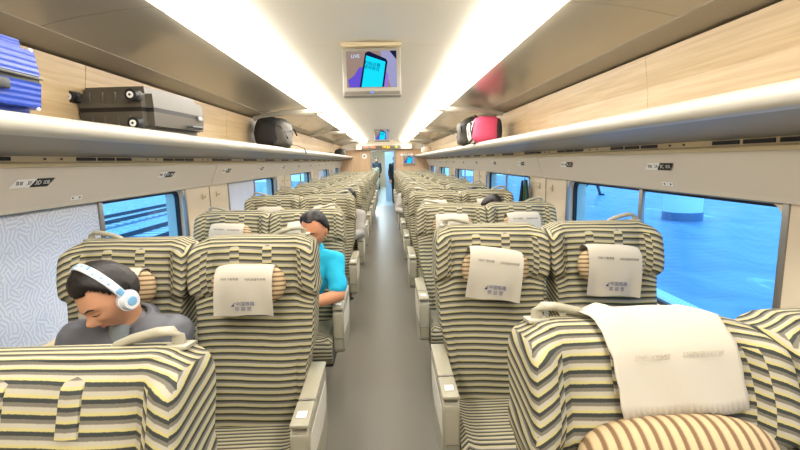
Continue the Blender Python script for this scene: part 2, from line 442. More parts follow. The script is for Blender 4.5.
# ------------------------------------------------------------------ windows
def window(s, n, w0, w1, blinds):
    bm = bmesh.new()
    # rubber / metal frame ring
    a = rrect(w0, w1, Z0, Z1, .07); b = rrect(w0+.022, w1-.022, Z0+.022, Z1-.022, .055)
    for x0, x1 in ((1.575, 1.60),):
        va = [bm.verts.new((s*x0, y, z)) for y, z in a]; vb = [bm.verts.new((s*x0, y, z)) for y, z in b]; vc = [bm.verts.new((s*x1, y, z)) for y, z in b]
        N = len(a)
        for j in range(N):
            k = (j+1) % N
            bm.faces.new((va[j], va[k], vb[k], vb[j])); bm.faces.new((vb[j], vb[k], vc[k], vc[j]))
    root = struct('window_%d' % n, bm, M_black)
    # inner metal surround
    bm = bmesh.new()
    box(bm, (s*1.535, w0-.012, (Z0+Z1)/2), (.022, .03, Z1-Z0+.04), .005); box(bm, (s*1.535, w1+.012, (Z0+Z1)/2), (.022, .03, Z1-Z0+.04), .005)
    box(bm, (s*1.54, (w0+w1)/2, Z0-.014), (.035, w1-w0+.05, .028), .006)
    box(bm, (s*1.54, (w0+w1)/2, Z1+.006), (.03, w1-w0+.05, .02), .004)
    obj('window_frame', bm, M_metal, root)
    bm = bmesh.new(); box(bm, (s*1.590, (w0+w1)/2, (Z0+Z1)/2), (.006, w1-w0-.03, Z1-Z0-.03)); obj('glass_pane', bm, M_glass, root, smooth=False)
    mid = w0+(w1-w0)*.49
    bm = bmesh.new(); box(bm, (s*1.558, mid, (Z0+Z1)/2), (.022, .035, Z1-Z0-.002), .004); obj('window_divider', bm, M_metal, root)
    bm = bmesh.new(); box(bm, (s*1.52, w0+.5, Z1+.012), (.02, .13, .012), .004); box(bm, (s*1.52, mid+.5, Z1+.012), (.02, .13, .012), .004); obj('blind_grip', bm, M_black, root)
    for half, drop in blinds:
        y0, y1 = ((w0+.01, mid-.018), (mid+.018, w1-.01))[half]
        bm = bmesh.new(); zl = Z1-(Z1-Z0)*drop
        nn = 16
        cols = []
        for k in range(nn+1):
            y = y0+(y1-y0)*k/nn; x = s*(1.556 + .002*math.sin(k*1.3))
            cols.append([bm.verts.new((x, y, zl)), bm.verts.new((x, y, Z1-.002)), bm.verts.new((x+s*.002, y, Z1-.002)), bm.verts.new((x+s*.002, y, zl))])
        for p, q in zip(cols[:-1], cols[1:]):
            for j in range(4): bm.faces.new((p[j], p[(j+1) % 4], q[(j+1) % 4], q[j]))
        bo = obj('roller_blind', bm, M_blind, root)
        bm = bmesh.new(); box(bm, (s*1.552, (y0+y1)/2, zl), (.014, y1-y0, .022), .004); obj('blind_bar', bm, M_trimc, bo)

for i, (w0, w1) in enumerate(WIN):
    bl = {0: [(0, 1), (1, 1)], 1: [(0, 1)], 2: [(0, .72)], 4: [(0, .8)], 5: [(0, 1)]}.get(i, [])
    window(-1, i+1, w0, w1, bl)
    window(1, i+7, w0, w1, [(0, .25), (1, .25)] if i == 0 else [])

# ------------------------------------------------------------------ signs above the windows
def side_basis(s, y, z):
    # text plane lying on the sloped head panel; reads from inside
    t = (z-1.385)/(1.555-1.385); x = 1.50-.065*t - .004
    up = Vector((-s*.065, 0, .17)).normalized()
    return basis((s*x, y, z), (0, -s*1, 0) if s > 0 else (0, 1, 0), up)

for s in (-1, 1):
    for i in range(10):
        y = (1.95 if s < 0 else 2.22) + i*1.16 - (.0)
        row = 3+i
        a, b = ('%dF' % row, '%dD' % row) if s < 0 else ('%dA' % row, '%dC' % row)
        m = side_basis(s, y, 1.49)
        t = thing('seat_number_sign', 'slanted white and black sign reading %s and %s over the windows' % (a, b), 'sign', m.translation, 'seat number signs')
        mi = m.copy(); mi.translation = (0, 0, 0)
        hh = .019
        def para(bm, x0, x1, z, mi_=0, sh=.018):
            vs = []
            for zz in (0, .0012):
                vs.append([bm.verts.new(mi @ Vector(p)) for p in ((x0-sh, -hh, z+zz), (x1-sh, -hh, z+zz), (x1+sh, hh, z+zz), (x0+sh, hh, z+zz))])
            bm.faces.new(vs[0]); bm.faces.new(vs[1])
            for k in range(4): bm.faces.new((vs[0][k], vs[0][(k+1) % 4], vs[1][(k+1) % 4], vs[1][k]))
        bm = bmesh.new(); para(bm, -.105, 0, .001); obj('white_plate', bm, M_white, t, smooth=False)
        bm = bmesh.new(); para(bm, 0, .105, .001); obj('black_plate', bm, M_black, t, smooth=False)
        bm = bmesh.new()
        text_bm(bm, '靠窗', .019, mi @ Matrix.Translation((-.072, 0, .0026))); obj('lettering', bm, M_inkb, t, smooth=False); bm = bmesh.new(); text_bm(bm, a, .028, mi @ Matrix.Translation((-.022, 0, .0026)), shear=.2)
        obj('lettering', bm, M_inkb, t, smooth=False)
        bm = bmesh.new()
        text_bm(bm, b, .028, mi @ Matrix.Translation((.026, 0, .0026)), shear=.2); obj('lettering', bm, M_white, t, smooth=False); bm = bmesh.new(); text_bm(bm, '过道', .019, mi @ Matrix.Translation((.075, 0, .0026)))
        obj('lettering', bm, M_white, t, smooth=False)
    for i, (w0, w1) in enumerate(WIN[1:5]):
        y = (w0+.68) if s < 0 else (w0+.62)
        m = side_basis(s, y, 1.402)
        o = thing('window_sticker', 'small white sticker with two arrows over the %s window on the %s' % (ORD[i+1], SIDE[s]), 'sticker', m.translation, 'arrow stickers over the windows')
        mi = m.copy(); mi.translation = (0, 0, 0)
        bm = bmesh.new(); t0 = bmesh.new(); bmesh.ops.create_cube(t0, size=1); merge(bm, t0, mi @ Matrix.Translation((0, 0, .001)) @ Matrix.Diagonal((.085, .022, .001, 1)))
        obj('sticker_sheet', bm, M_white, o, smooth=False)
        bm = bmesh.new()
        for q in (-1, 1):
            vs = [bm.verts.new(mi @ Vector(p)) for p in ((q*.034, 0, .0022), (q*.020, .007, .0022), (q*.020, -.007, .0022))]; bm.faces.new(vs)
        obj('arrow_print', bm, M_inkb, o, smooth=False)

# coat hooks on the pillars
for s in (-1, 1):
    for i, y in enumerate(SEAM[1:]):
        for dy in (-.16, .16):
            t = thing('coat_hook', 'small cream coat hook %s the panel joint of the %s pillar on the %s' % ('before' if dy < 0 else 'behind', ORD[i+1], SIDE[s]), 'hook', (s*1.528, y+dy, 1.28), 'coat hooks')
            bm = bmesh.new(); box(bm, (-s*.004, 0, 0), (.008, .018, .05), .003); obj('hook_plate', bm, M_trimc, t)
            bm = bmesh.new(); tube(bm, [(-s*.004, 0, .0), (-s*.025, 0, -.012), (-s*.03, 0, .01)], .004, 6); obj('hook_arm', bm, M_trimc, t)

# ------------------------------------------------------------------ end wall, doorway, bulkhead
DX0, DX1, DZ = -.42, .33, 1.86
bm = bmesh.new()
for (x0, x1, z0, z1) in ((-1.53, DX0-.05, 0, 1.93), (DX1+.05, 1.53, 0, 1.93)):
    box(bm, ((x0+x1)/2, YB+.04, (z0+z1)/2), (x1-x0, .08, z1-z0))
box(bm, (0, YB+.04, 2.13), (3.06, .08, .42), mi=1)
# curved bulkhead under the ceiling
extr = bmesh.new()
box(bm, (0, YB-.10, 2.02), (1.9, .2, .16), mi=1)
struct('wall_far', bm, [M_woodend, M_ceil])
bm = bmesh.new()
box(bm, (DX0-.03, YB-.0, DZ/2), (.06, .14, DZ), .008); box(bm, (DX1+.03, YB-.0, DZ/2), (.06, .14, DZ), .008); box(bm, ((DX0+DX1)/2, YB, DZ+.035), (DX1-DX0+.12, .14, .07), .008)
root = struct('door_1', bm, M_metal)
bm = bmesh.new(); box(bm, (DX1+.06, YB+.12, DZ/2), (.14, .03, DZ), .004); dl = obj('door_leaf', bm, mat('pale_blue_door', rgb(170, 200, 225), .3), root)
bm = bmesh.new(); box(bm, (DX1+.01, YB+.095, 1.0), (.02, .02, .3), .006); obj('door_handle', bm, M_metal, dl)
bm = bmesh.new(); box(bm, (0, YA-.04, 1.15), (3.36, .08, 2.4)); struct('wall_behind', bm, M_wall)

# LED sign over the door
t = thing('led_display', 'long dark display with red and yellow lit lettering over the end door', 'display', (-.09, YB-.215, 2.005))
bm = bmesh.new(); box(bm, (0, 0, 0), (1.32, .03, .11), .006); obj('display_case', bm, mat('display_case_brown', rgb(120, 105, 85), .4), t)
mm = basis((0, -.017, 0), (1, 0, 0), (0, 0, 1))
bm = bmesh.new(); text_bm(bm, '02车 一等座', .08, mm @ Matrix.Translation((-.40, 0, 0))); obj('red_lettering', bm, emis('led_red', (1, .25, .15, 1), 2.0), t, smooth=False)
bm = bmesh.new(); text_bm(bm, '19:26', .12, mm @ Matrix.Translation((.16, 0, 0))); obj('yellow_lettering', bm, emis('led_yellow', (1, .6, .03, 1), 2.5), t, smooth=False)
bm = bmesh.new(); cyl(bm, (.5, -.005, 0), (.5, -.02, 0), .045); obj('toilet_indicator', bm, emis('led_green', (.6, .8, .15, 1), 1), t)
t = thing('round_exit_sign', 'round white sign with a green centre on the wood end wall', 'sign', (-.68, YB-.006, 1.72))
bm = bmesh.new(); cyl(bm, (0, .004, 0), (0, -.01, 0), .085, n=24); obj('sign_disc', bm, M_white, t)
bm = bmesh.new(); cyl(bm, (0, -.009, 0), (0, -.014, 0), .035, n=20); obj('sign_centre', bm, M_green, t)
t = thing('notice_plate', 'small black and white notice strip above the wall screen on the end wall', 'sign', (.77, YB-.006, 1.74))
bm = bmesh.new(); box(bm, (0, 0, 0), (.42, .01, .07)); obj('plate', bm, M_white, t)
bm = bmesh.new(); text_bm(bm, '文明乘车', .075, basis((0, -.006, 0), (1, 0, 0), (0, 0, 1))); obj('lettering', bm, M_inkb, t, smooth=False)

# ------------------------------------------------------------------ television screens
def screen(label, loc, w, h, hang, tilt=0):
    t = thing('hanging_screen' if hang else 'wall_screen', label, 'screen', loc)
    t.rotation_euler.x = tilt
    bm = bmesh.new(); box(bm, (0, .03, 0), (w, .06, h), .008); obj('screen_casing', bm, mat('silver_casing', rgb(170, 165, 152), .35), t)
    if hang:
        bm = bmesh.new(); box(bm, (0, .06, h/2+.02), (w*1.04, .14, .025), .006); obj('ceiling_mount', bm, M_trimc, t)
        bm = bmesh.new(); box(bm, (0, -.004, -h*.44), (w*.95, .008, h*.06), .002); obj('control_strip', bm, mat('strip_grey', rgb(120, 115, 105), .4), t)
        bm = bmesh.new(); box(bm, (0, -.009, -h*.44), (w*.06, .004, h*.025)); obj('power_light', bm, emis('blue_led', (.1, .25, 1, 1), 1.5), t)
    sw, sh = w*.86, h*.75; oz = h*.05
    bm = bmesh.new(); box(bm, (0, -.002, oz), (sw, .004, sh)); p = obj('picture', bm, emis('picture_brown', rgb(150, 128, 116), .9), t, smooth=False)
    def shape(name, pts, m, dy):
        bm = bmesh.new(); a = [bm.verts.new((x*sw/2, dy, oz+z*sh/2)) for x, z in pts]; b = [bm.verts.new((x*sw/2, dy-.0006, oz+z*sh/2)) for x, z in pts]
        bm.faces.new(a[::-1]); bm.faces.new(b)
        for k in range(len(a)): bm.faces.new((a[k], a[(k+1) % len(a)], b[(k+1) % len(a)], b[k]))
        return obj(name, bm, m, p, smooth=False)
    shape('picture_highlight', [(.35, 1), (1, 1), (1, -1), (.75, -1)], emis('picture_lilac', rgb(150, 150, 190), .9), -.0045)
    shape('picture_dark', [(.72, 1), (1, 1), (1, .5)], emis('picture_navy', rgb(25, 30, 60), .9), -.0052)
    shape('picture_hand', [(-.9, -1), (-.95, -.6), (-.7, -.35), (-.5, .1), (-.3, .1), (-.2, -.4), (0, -1)], emis('picture_violet', rgb(100, 80, 200), .9), -.006)
    shape('picture_fingers', [(.5, -1), (.52, -.1), (.66, -.3), (.62, -1)], emis('picture_violet_b', rgb(150, 110, 210), .9), -.006)
    shape('picture_phone_edge', [(-.5, -1), (-.24, .9), (-.1, .98), (.58, .55), (.64, .4), (.47, -1)], emis('picture_phone_edge', rgb(20, 25, 60), .9), -.0068)
    shape('picture_phone', [(-.42, -1), (-.2, .75), (.56, .38), (.40, -1)], emis('picture_cyan', rgb(20, 205, 235), 1.0), -.0076)
    bm = bmesh.new(); mm = basis((0, -.0085, oz), (1, 0, -.22), (.1, 0, 1))
    text_bm(bm, '扫码点餐', h*.085, mm @ Matrix.Translation((-.0*w, sh*.13, 0))); text_bm(bm, '送到座位', h*.085, mm @ Matrix.Translation((0, sh*.02, 0)))
    obj('picture_text', bm, emis('picture_text', rgb(15, 40, 110), .6), p, smooth=False)
    bm = bmesh.new(); text_bm(bm, 'LIVE', h*.10, basis((-sw*.32, -.008, oz+sh*.35), (1, 0, 0), (0, 0, 1))); obj('picture_logo', bm, emis('picture_logo', rgb(190, 215, 255), 1), p, smooth=False)
    return t
screen('nearest square screen hanging from the ceiling over the aisle', (-.005, 2.80, 2.09), .355, .29, True, R(-6))
screen('far small square screen hanging from the ceiling over the aisle', (-.02, 10.3, 2.125), .36, .29, True, 0)
screen('screen mounted on the wood end wall right of the door', (.84, YB-.065, 1.56), .42, .32, False)
# ------------------------------------------------------------------ seats
# local frame: the seat faces -Y, its origin is on the floor under the top edge of the backrest
TOP = 1.20
def yc(z): return -(TOP-z)*.20
def lerp_tab(tab, z):
    for (a, va), (b, vb) in zip(tab[:-1], tab[1:]):
        if z <= b: return va+(vb-va)*max(0, (z-a)/(b-a))
    return tab[-1][1]
WT = [(.40, .228), (.66, .228), (.80, .238), (.92, .242), (.95, .246), (.975, .256), (1.0, .265), (1.04, .271), (1.10, .271), (1.14, .268), (1.16, .263), (1.18, .252), (1.192, .240), (1.20, .222)]
def sstep(a, b, x):
    t = min(1, max(0, (x-a)/(b-a))); return t*t*(3-2*t)

def front_off(x, z):
    ax = abs(x)
    head = sstep(.95, 1.0, z)*(1-sstep(1.15, 1.2, z))
    f = head*(.05*sstep(.175, .235, ax)) + (1-head)*.02*sstep(.16, .22, ax)*(1-sstep(1.0, 1.2, z))
    f += .025*head*(1-sstep(.10, .19, ax))*.6
    f -= .012*math.exp(-((ax-.182)/.007)**2)*(1-sstep(1.14, 1.19, z))
    f += .03*math.exp(-((z-.62)/.16)**2)*(1-sstep(.1, .25, ax))
    f -= .010*math.exp(-((z-.965)/.010)**2)
    return f

def front_y(x, z):
    """surface of the front of the backrest"""
    return yc(z)-.105-front_off(x, z)

def backrest_mesh(wide=0):
    bm = bmesh.new(); N = 64; P = 7
    zs = [.40, .44, .5, .56, .62, .68, .74, .8, .86, .90, .93, .95, .96, .965, .97, .98, .99, 1.0, 1.02, 1.05, 1.08, 1.11, 1.13, 1.15, 1.16, 1.17, 1.18, 1.188, 1.194, 1.198, 1.20]
    rings = []
    for z in zs:
        w = lerp_tab(WT, z); T = .075 if z < 1.16 else .075-.022*((z-1.16)/.04)**2.2
        ring = []
        for k in range(N):
            a = 2*PI*(k+.5)/N; c, s = math.cos(a), math.sin(a)
            # mix of superellipse for roundness and even spacing along x
            u = math.copysign(abs(c)**(2/P), c); v = math.copysign(abs(s)**(2/P), s)
            uu = c if abs(v) > .98 else u
            x = w*u
            ring.append((x, v, T, z, w))
        rings.append(ring)
    V = []
    for ring in rings:
        # respace the front and back rows evenly in x
        row = []
        for k, (x, v, T, z, w) in enumerate(ring):
            a = (k+.5)/N*4            # 0..4 round the loop: right side up to back, back, left, front
            row.append((x, v, T, z, w))
        V.append(row)
    # evenly spaced loop: back (right->left), left side, front (left->right), right side
    def widen(x, z):
        if wide and x*wide > 0: return x*(1+.095*sstep(.66, .76, z)*(1-sstep(.96, 1.04, z)))
        return x
    def loop(w, T, z):
        r = min(.016, w*.4, T*.9); pts = []
        nx, ny, nc = 26, 4, 4
        def arc(cx, cy, a0):
            for k in range(nc+1):
                a = R(a0+90*k/nc); pts.append((cx+r*math.cos(a), cy+r*math.sin(a)))
        arc(w-r, T-r, 0)
        for k in range(1, nx): pts.append((w-r-(2*w-2*r)*k/nx, T))
        arc(-w+r, T-r, 90)
        for k in range(1, ny): pts.append((-w, T-r-(2*T-2*r)*k/ny))
        arc(-w+r, -T+r, 180)
        for k in range(1, nx): pts.append((-w+r+(2*w-2*r)*k/nx, -T))
        arc(w-r, -T+r, 270)
        for k in range(1, ny): pts.append((w, -T+r+(2*T-2*r)*k/ny))
        return pts
    R_ = []
    for z in zs:
        w = lerp_tab(WT, z); T = .075 if z < 1.16 else .075-.020*((z-1.16)/.04)**2.2
        R_.append([bm.verts.new((widen(x, z), yc(z)-.03+y-(front_off(x, z) if y < 0 else 0)*min(1, abs(y)/T*1.0), z)) for x, y in loop(w, T, z)])
    n = len(R_[0])
    for a, b in zip(R_[:-1], R_[1:]):
        for k in range(n): bm.faces.new((a[k], a[(k+1) % n], b[(k+1) % n], b[k]))
    # top cap: shrink inwards
    prev = R_[-1]
    for sc, dz in ((.985, .0035), (.95, .006), (.8, .0085), (.5, .010)):
        cur = []
        for v in R_[-1]:
            cy = yc(1.2)-.03
            cur.append(bm.verts.new((v.co.x*sc if sc > .9 else v.co.x*(.95-(.95-sc)*.4), cy+(v.co.y-cy)*(sc if sc > .96 else (sc-.1)), TOP+dz)))
        for k in range(n): bm.faces.new((prev[k], prev[(k+1) % n], cur[(k+1) % n], cur[k]))
        prev = cur
    bm.faces.new(prev); bm.faces.new(R_[0][::-1])
    return bm

def s_back(co, nrm):
    d = co.y-(yc(co.z)-.105)
    k = .3+.7*sstep(1.15, 1.2, co.z)                 # the stripes run on over the top
    if abs(nrm.x) > .72 and co.z < 1.19: return (co.z - .30*d + .012, co.x)      # side panel
    wing = .55*max(0, abs(co.x)-.185)*sstep(.88, .98, co.z)
    return (co.z + k*d+.006*math.sin(co.x*11) + wing, co.x)

def make_seat(name, sd, kind, pos):
    """sd: side on which the aisle lies (+1: aisle at +X, so a left-block seat); kind aisle / window"""
    t = thing(name, 'tmp', 'seat', pos, 'striped train seats')
    out = sd if kind == 'aisle' else -sd              # outer side of the double seat
    br = obj('backrest', backrest_mesh(out if kind == 'aisle' else 0), M_seat, t, stripe=s_back, angle=50)
    # cushion
    bm = bmesh.new()
    nx, ny = 18, 22; g = []
    prof = [(-.16, .40), (-.22, .43), (-.3, .437), (-.4, .44), (-.5, .444), (-.56, .446), (-.61, .443), (-.645, .428), (-.66, .40), (-.662, .36), (-.655, .32), (-.63, .30)]
    prof = [(y, z) for y, z in prof]
    top = []
    for y, z in prof:
        row = []
        for k in range(nx+1):
            u = -1+2*k/nx; x = .226*u
            dz = .018*sstep(.7, .95, abs(u)) - .05*max(0, abs(u)-.93)/.07*.6
            row.append(bm.verts.new((x, y-(dz*.2 if z < .42 else 0), z+dz*(1 if z > .42 else .2))))
        top.append(row)
    for a, b in zip(top[:-1], top[1:]):
        for k in range(nx): bm.faces.new((a[k], a[k+1], b[k+1], b[k]))
    bot = [bm.verts.new((.226*(-1+2*k/nx), -.63, .29)) for k in range(nx+1)]; bb = [bm.verts.new((.226*(-1+2*k/nx), -.16, .29)) for k in range(nx+1)]
    for k in range(nx):
        bm.faces.new((top[-1][k], top[-1][k+1], bot[k+1], bot[k])); bm.faces.new((bot[k], bot[k+1], bb[k+1], bb[k])); bm.faces.new((bb[k], bb[k+1], top[0][k+1], top[0][k]))
    for k in (0, nx):
        ring = [top[i][k] for i in range(len(prof))] + [bot[k], bb[k]]
        bm.faces.new(ring)
    def s_c(co, n):
        return (-co.y if n.z > .6 else (.66+(.42-co.z) if n.y < -.5 else .3*co.z-co.y), co.x)
    obj('seat_cushion', bm, M_cush, t, stripe=s_c)
    # straps that hold the pillow, stitched over the headrest
    for x in (-.075, .065):
        bm = bmesh.new(); w = .021
        path = [(front_y(x, z)-.004, z) for z in (1.08, 1.10, 1.12, 1.145)]
        path += [(front_y(x, 1.165)-.004, 1.165), (yc(1.19)-.088, 1.192)]
        ra = []
        for y, z in path:
            ra.append([bm.verts.new((x-w, y+.006, z)), bm.verts.new((x-w*.9, y, z)), bm.verts.new((x, y-.003, z)), bm.verts.new((x+w*.9, y, z)), bm.verts.new((x+w, y+.006, z))])
        for a, b in zip(ra[:-1], ra[1:]):
            for k in range(4): bm.faces.new((a[k], a[k+1], b[k+1], b[k]))
        obj('pillow_strap', bm, M_seat, t, stripe=lambda co, n: (co.z+.011, co.x))
    # pillow
    def pillow(zc, w, h, d, ydrop=0, vert=False):
        bm = bmesh.new(); bmesh.ops.create_uvsphere(bm, u_segments=40, v_segments=24, radius=1)
        for v in bm.verts:
            x, y, z = v.co
            f = lambda a, p: math.copysign(abs(a)**p, a)
            r = math.sqrt(x*x+z*z)+1e-6
            th = (1-min(1, (abs(x)**3.2+abs(z)**2.6)))**.6 if (abs(x)**3.2+abs(z)**2.6) < 1 else 0
            X = f(x, .62)*w/2; Z = f(z, .75)*h/2*(1-.08*abs(x)**2)
            v.co = (X, y*d/2, Z)
        return bm
    zc = 1.03
    bm = pillow(0, .31, .17, .11)
    p = obj('head_pillow', bm, M_pil, t, stripe=lambda co, n: (co.z, co.x), angle=80)
    p.location = (0, front_y(0, zc)-.044, zc); p.rotation_euler.x = -.2
    # cloth cover over the pillow with print
    def cloth(near=False):
        bm = bmesh.new(); nx = 20; w = .122
        path = [(.050, .070), (.043, .087), (.02, .095), (-.01, .095), (-.035, .087), (-.052, .066), (-.0615, .034), (-.065, 0), (-.065, -.04), (-.061, -.075), (-.057, -.105), (-.055, -.122), (-.054, -.134)]
        rows = []
        for i, (y, z) in enumerate(path):
            row = []
            for k in range(nx+1):
                u = -1+2*k/nx; f = max(0, -z)/.14
                dy = -.007*math.sin(u*5+1)*f + .004*math.cos(u*9)*f
                row.append(bm.verts.new((w*u*(1+.03*f), y+dy-.0015, z + (.004*math.sin(u*4+.5) if i > 9 else 0) + (-.008*abs(u)**4 if i < 6 else 0))))
            rows.append(row)
        for a, b in zip(rows[:-1], rows[1:]):
            for k in range(nx): bm.faces.new((a[k], a[k+1], b[k+1], b[k]))
        e = bmesh.ops.extrude_face_region(bm, geom=bm.faces[:])
        for v in [q for q in e['geom'] if isinstance(q, bmesh.types.BMVert)]: v.co.y += .002
        return bm
    c = obj('headrest_cloth', cloth(), M_cloth, t, angle=80)
    c.location = p.location; c.location.x -= (.012 if sd < 0 else .004); c.scale = (1, 1, 1) if sd < 0 else (.96, 1, .88); c.rotation_euler.x = -.12
    mm = basis((0, -.0765, 0), (1, 0, 0), (0, 0, 1))
    bm = bmesh.new()
    text_bm(bm, '扫码下载铁路', .0125, mm @ Matrix.Translation((-.052, .036, 0))); obj('small_print', bm, M_inkb, c, smooth=False); bm = bmesh.new(); text_bm(bm, '扫码连接列车网', .0125, mm @ Matrix.Translation((.055, .034, 0)))
    obj('small_print', bm, M_inkb, c, smooth=False)
    bm = bmesh.new()
    text_bm(bm, '中国铁路', .020, mm @ Matrix.Translation((.012, -.077, 0))); text_bm(bm, '欢 迎 您', .020, mm @ Matrix.Translation((.004, -.100, 0)))
    # a small swoosh mark before the words
    vs = [bm.verts.new(mm @ Vector(q)) for q in ((-.048, -.088, 0), (-.034, -.072, 0), (-.028, -.071, 0), (-.036, -.079, 0), (-.032, -.088, 0))]; bm.faces.new(vs)
    obj('welcome_print', bm, M_ink, c, smooth=False)
    # grab handle on the top outer corner
    bm = bmesh.new(); y0 = -.012
    a, b = (.065, .208)
    tube(bm, [(out*a, y0, 1.196), (out*(a+.012), y0, 1.210), (out*(a+.045), y0+.002, 1.222), (out*(b-.045), y0+.002, 1.235), (out*(b-.016), y0, 1.237), (out*(b-.003), y0, 1.226), (out*b, y0, 1.195)], [.008, .010, .012, .0125, .0125, .013, .016], 12, flat=.85)
    obj('grab_handle', bm, M_plas, t, angle=60)
    bm = bmesh.new(); box(bm, (out*b, y0, 1.206), (.05, .05, .01), .004); obj('handle_base', bm, M_plas, t)
    # hard shell on the back
    bm = bmesh.new(); rows = []
    for z in (.42, .6, .8, 1.0, 1.1, 1.15):
        w = lerp_tab(WT, z)*.88
        rows.append([bm.verts.new((w*(-1+2*k/8), yc(z)+.047+.012*(1-(abs(-1+2*k/8))**4), z)) for k in range(9)])
    for p0, p1 in zip(rows[:-1], rows[1:]):
        for k in range(8): bm.faces.new((p0[k], p0[k+1], p1[k+1], p1[k]))
    e = bmesh.ops.extrude_face_region(bm, geom=bm.faces[:])
    for v in [q for q in e['geom'] if isinstance(q, bmesh.types.BMVert)]: v.co.y -= .02
    obj('back_shell', bm, M_plas2, t)
    # armrests
    def console(xc, w):
        prof = [(-.13, .628), (-.56, .612), (-.592, .60), (-.602, .575), (-.598, .36), (-.57, .335), (-.28, .30), (-.17, .36), (-.13, .5)]
        bm = bmesh.new(); extrude = [(y, z) for y, z in prof]
        va = [bm.verts.new((xc-w/2, y, z)) for y, z in extrude]; vb = [bm.verts.new((xc+w/2, y, z)) for y, z in extrude]
        n = len(va); bm.faces.new(va); bm.faces.new(vb[::-1])
        for k in range(n): bm.faces.new((va[k], va[(k+1) % n], vb[(k+1) % n], vb[k]))
        bmesh.ops.bevel(bm, geom=[e for e in bm.edges], offset=.007, segments=2, affect='EDGES')
        a = obj('armrest', bm, M_plas2, t, angle=30)
        bm = bmesh.new(); box(bm, (xc, -.275, .634), (w+.002, .30, .018), .006, rot=(.036, 0, 0)); obj('armrest_cap', bm, M_plas, a)
        bm = bmesh.new(); box(bm, (xc, -.515, .627), (w+.002, .155, .016), .006, rot=(.036, 0, 0)); obj('armrest_lid', bm, M_plas, a)
        bm = bmesh.new(); box(bm, (xc, -.43, .637), (.03, .012, .006), .002); obj('lid_catch', bm, M_metal, a)
        bm = bmesh.new(); box(bm, (xc, -.6025, .44), (w*.92, .004, .006), .0015); obj('armrest_seam', bm, M_metal, a)
        bm = bmesh.new()
        x = xc + out*(w/2+.002)
        pts = [(-.18, .585), (-.56, .572), (-.575, .46), (-.30, .44), (-.2, .47)]
        va = [bm.verts.new((x, y, z)) for y, z in pts]; vb = [bm.verts.new((x-out*.006, y, z)) for y, z in pts]
        bm.faces.new(va); bm.faces.new(vb[::-1])
        for k in range(5): bm.faces.new((va[k], va[(k+1) % 5], vb[(k+1) % 5], vb[k]))
        obj('perforated_panel', bm, M_perf, a, smooth=False)
        if kind == 'aisle':
            bm = bmesh.new(); box(bm, (xc, -.53, .6365), (.035, .04, .002), .0008, rot=(.036, 0, 0)); obj('seat_sticker', bm, M_white, a)
    if kind == 'aisle':
        console(out*.264, .066)
        # shared striped armrest between the two seats
        bm = bmesh.new(); box(bm, (-out*.2625, -.36, .60), (.056, .40, .06), .018, seg=3)
        obj('middle_armrest', bm, M_seat, t, stripe=lambda co, n: (co.y*1 if abs(n.z) > .5 else co.z, co.x))
        bm = bmesh.new(); box(bm, (-out*.2625, -.24, .43), (.04, .16, .30), .012); obj('middle_armrest_support', bm, M_plas2, t)
    else:
        console(out*.256, .045)
    # pedestal
    bm = bmesh.new(); box(bm, (0, -.38, .265), (.44, .40, .05), .01); obj('seat_frame', bm, M_dark, t)
    bm = bmesh.new(); box(bm, (-out*.05, -.38, .125), (.20, .30, .25), .02, taper=(1.3, 1.1)); obj('pedestal', bm, M_metal, t)
    bm = bmesh.new(); box(bm, (0, -.13, .2), (.40, .03, .12), .01); tube(bm, [(-.2, -.1, .15), (-.2, .06, .10), (.2, .06, .10), (.2, -.1, .15)], .012, 8); obj('foot_rest', bm, M_dark, t)
    return t

XS = {(1, 'aisle'): .56, (1, 'window'): 1.103, (-1, 'aisle'): -.525, (-1, 'window'): -1.068}
protos = {}; third = []
rows = {-1: [.79, 2.02, 3.26] + [4.5 + 1.17*i for i in range(9)], 1: [.87, 2.17, 3.40] + [4.65 + 1.17*i for i in range(9)]}
NEAR = {(-1, 'aisle', 0): 'striped aisle seat at the bottom left corner with its cream handle close up',
        (-1, 'window', 0): 'striped window seat cropped by the left edge in the nearest row',
        (1, 'aisle', 0): 'striped aisle seat nearest on the right with cloth thrown back over its top',
        (1, 'window', 0): 'striped window seat cropped by the right edge in the nearest row',
        (-1, 'window', 1): 'striped window seat behind the man wearing white headphones',
        (-1, 'aisle', 1): 'striped empty aisle seat next to the man wearing white headphones',
        (-1, 'aisle', 2): 'striped aisle seat under the man in the turquoise polo shirt'}
rnd = random.Random(3)
for side in (-1, 1):
    for kind in ('aisle', 'window'):
        for i, y in enumerate(rows[side]):
            x = XS[(side, kind)] + (side*.055 if i == 0 else 0)
            if i == 0:
                t = make_seat('train_seat', -side, kind, (x, y, 0)); protos[(side, kind)] = t
            else:
                t = copy_tree(protos[(side, kind)]); t.location = (x, y, 0)
                if i == 2: third.append(t)
                for ch in t.children:
                    if ch.name.startswith('headrest_cloth'):
                        ch.rotation_euler.y = {(-1, 'aisle', 1): .02, (1, 'aisle', 1): R(8), (1, 'window', 1): R(4)}.get((side, kind, i), rnd.uniform(-.08, .08))
            if i: t.scale = (1, 1, 1.016)
            lab = NEAR.get((side, kind, i)) or 'striped %s seat on the %s of the aisle, %s row from the viewer' % (kind, SIDE[side], ORD[i+1])
            t['label'] = lab
bpy.context.view_layer.update()

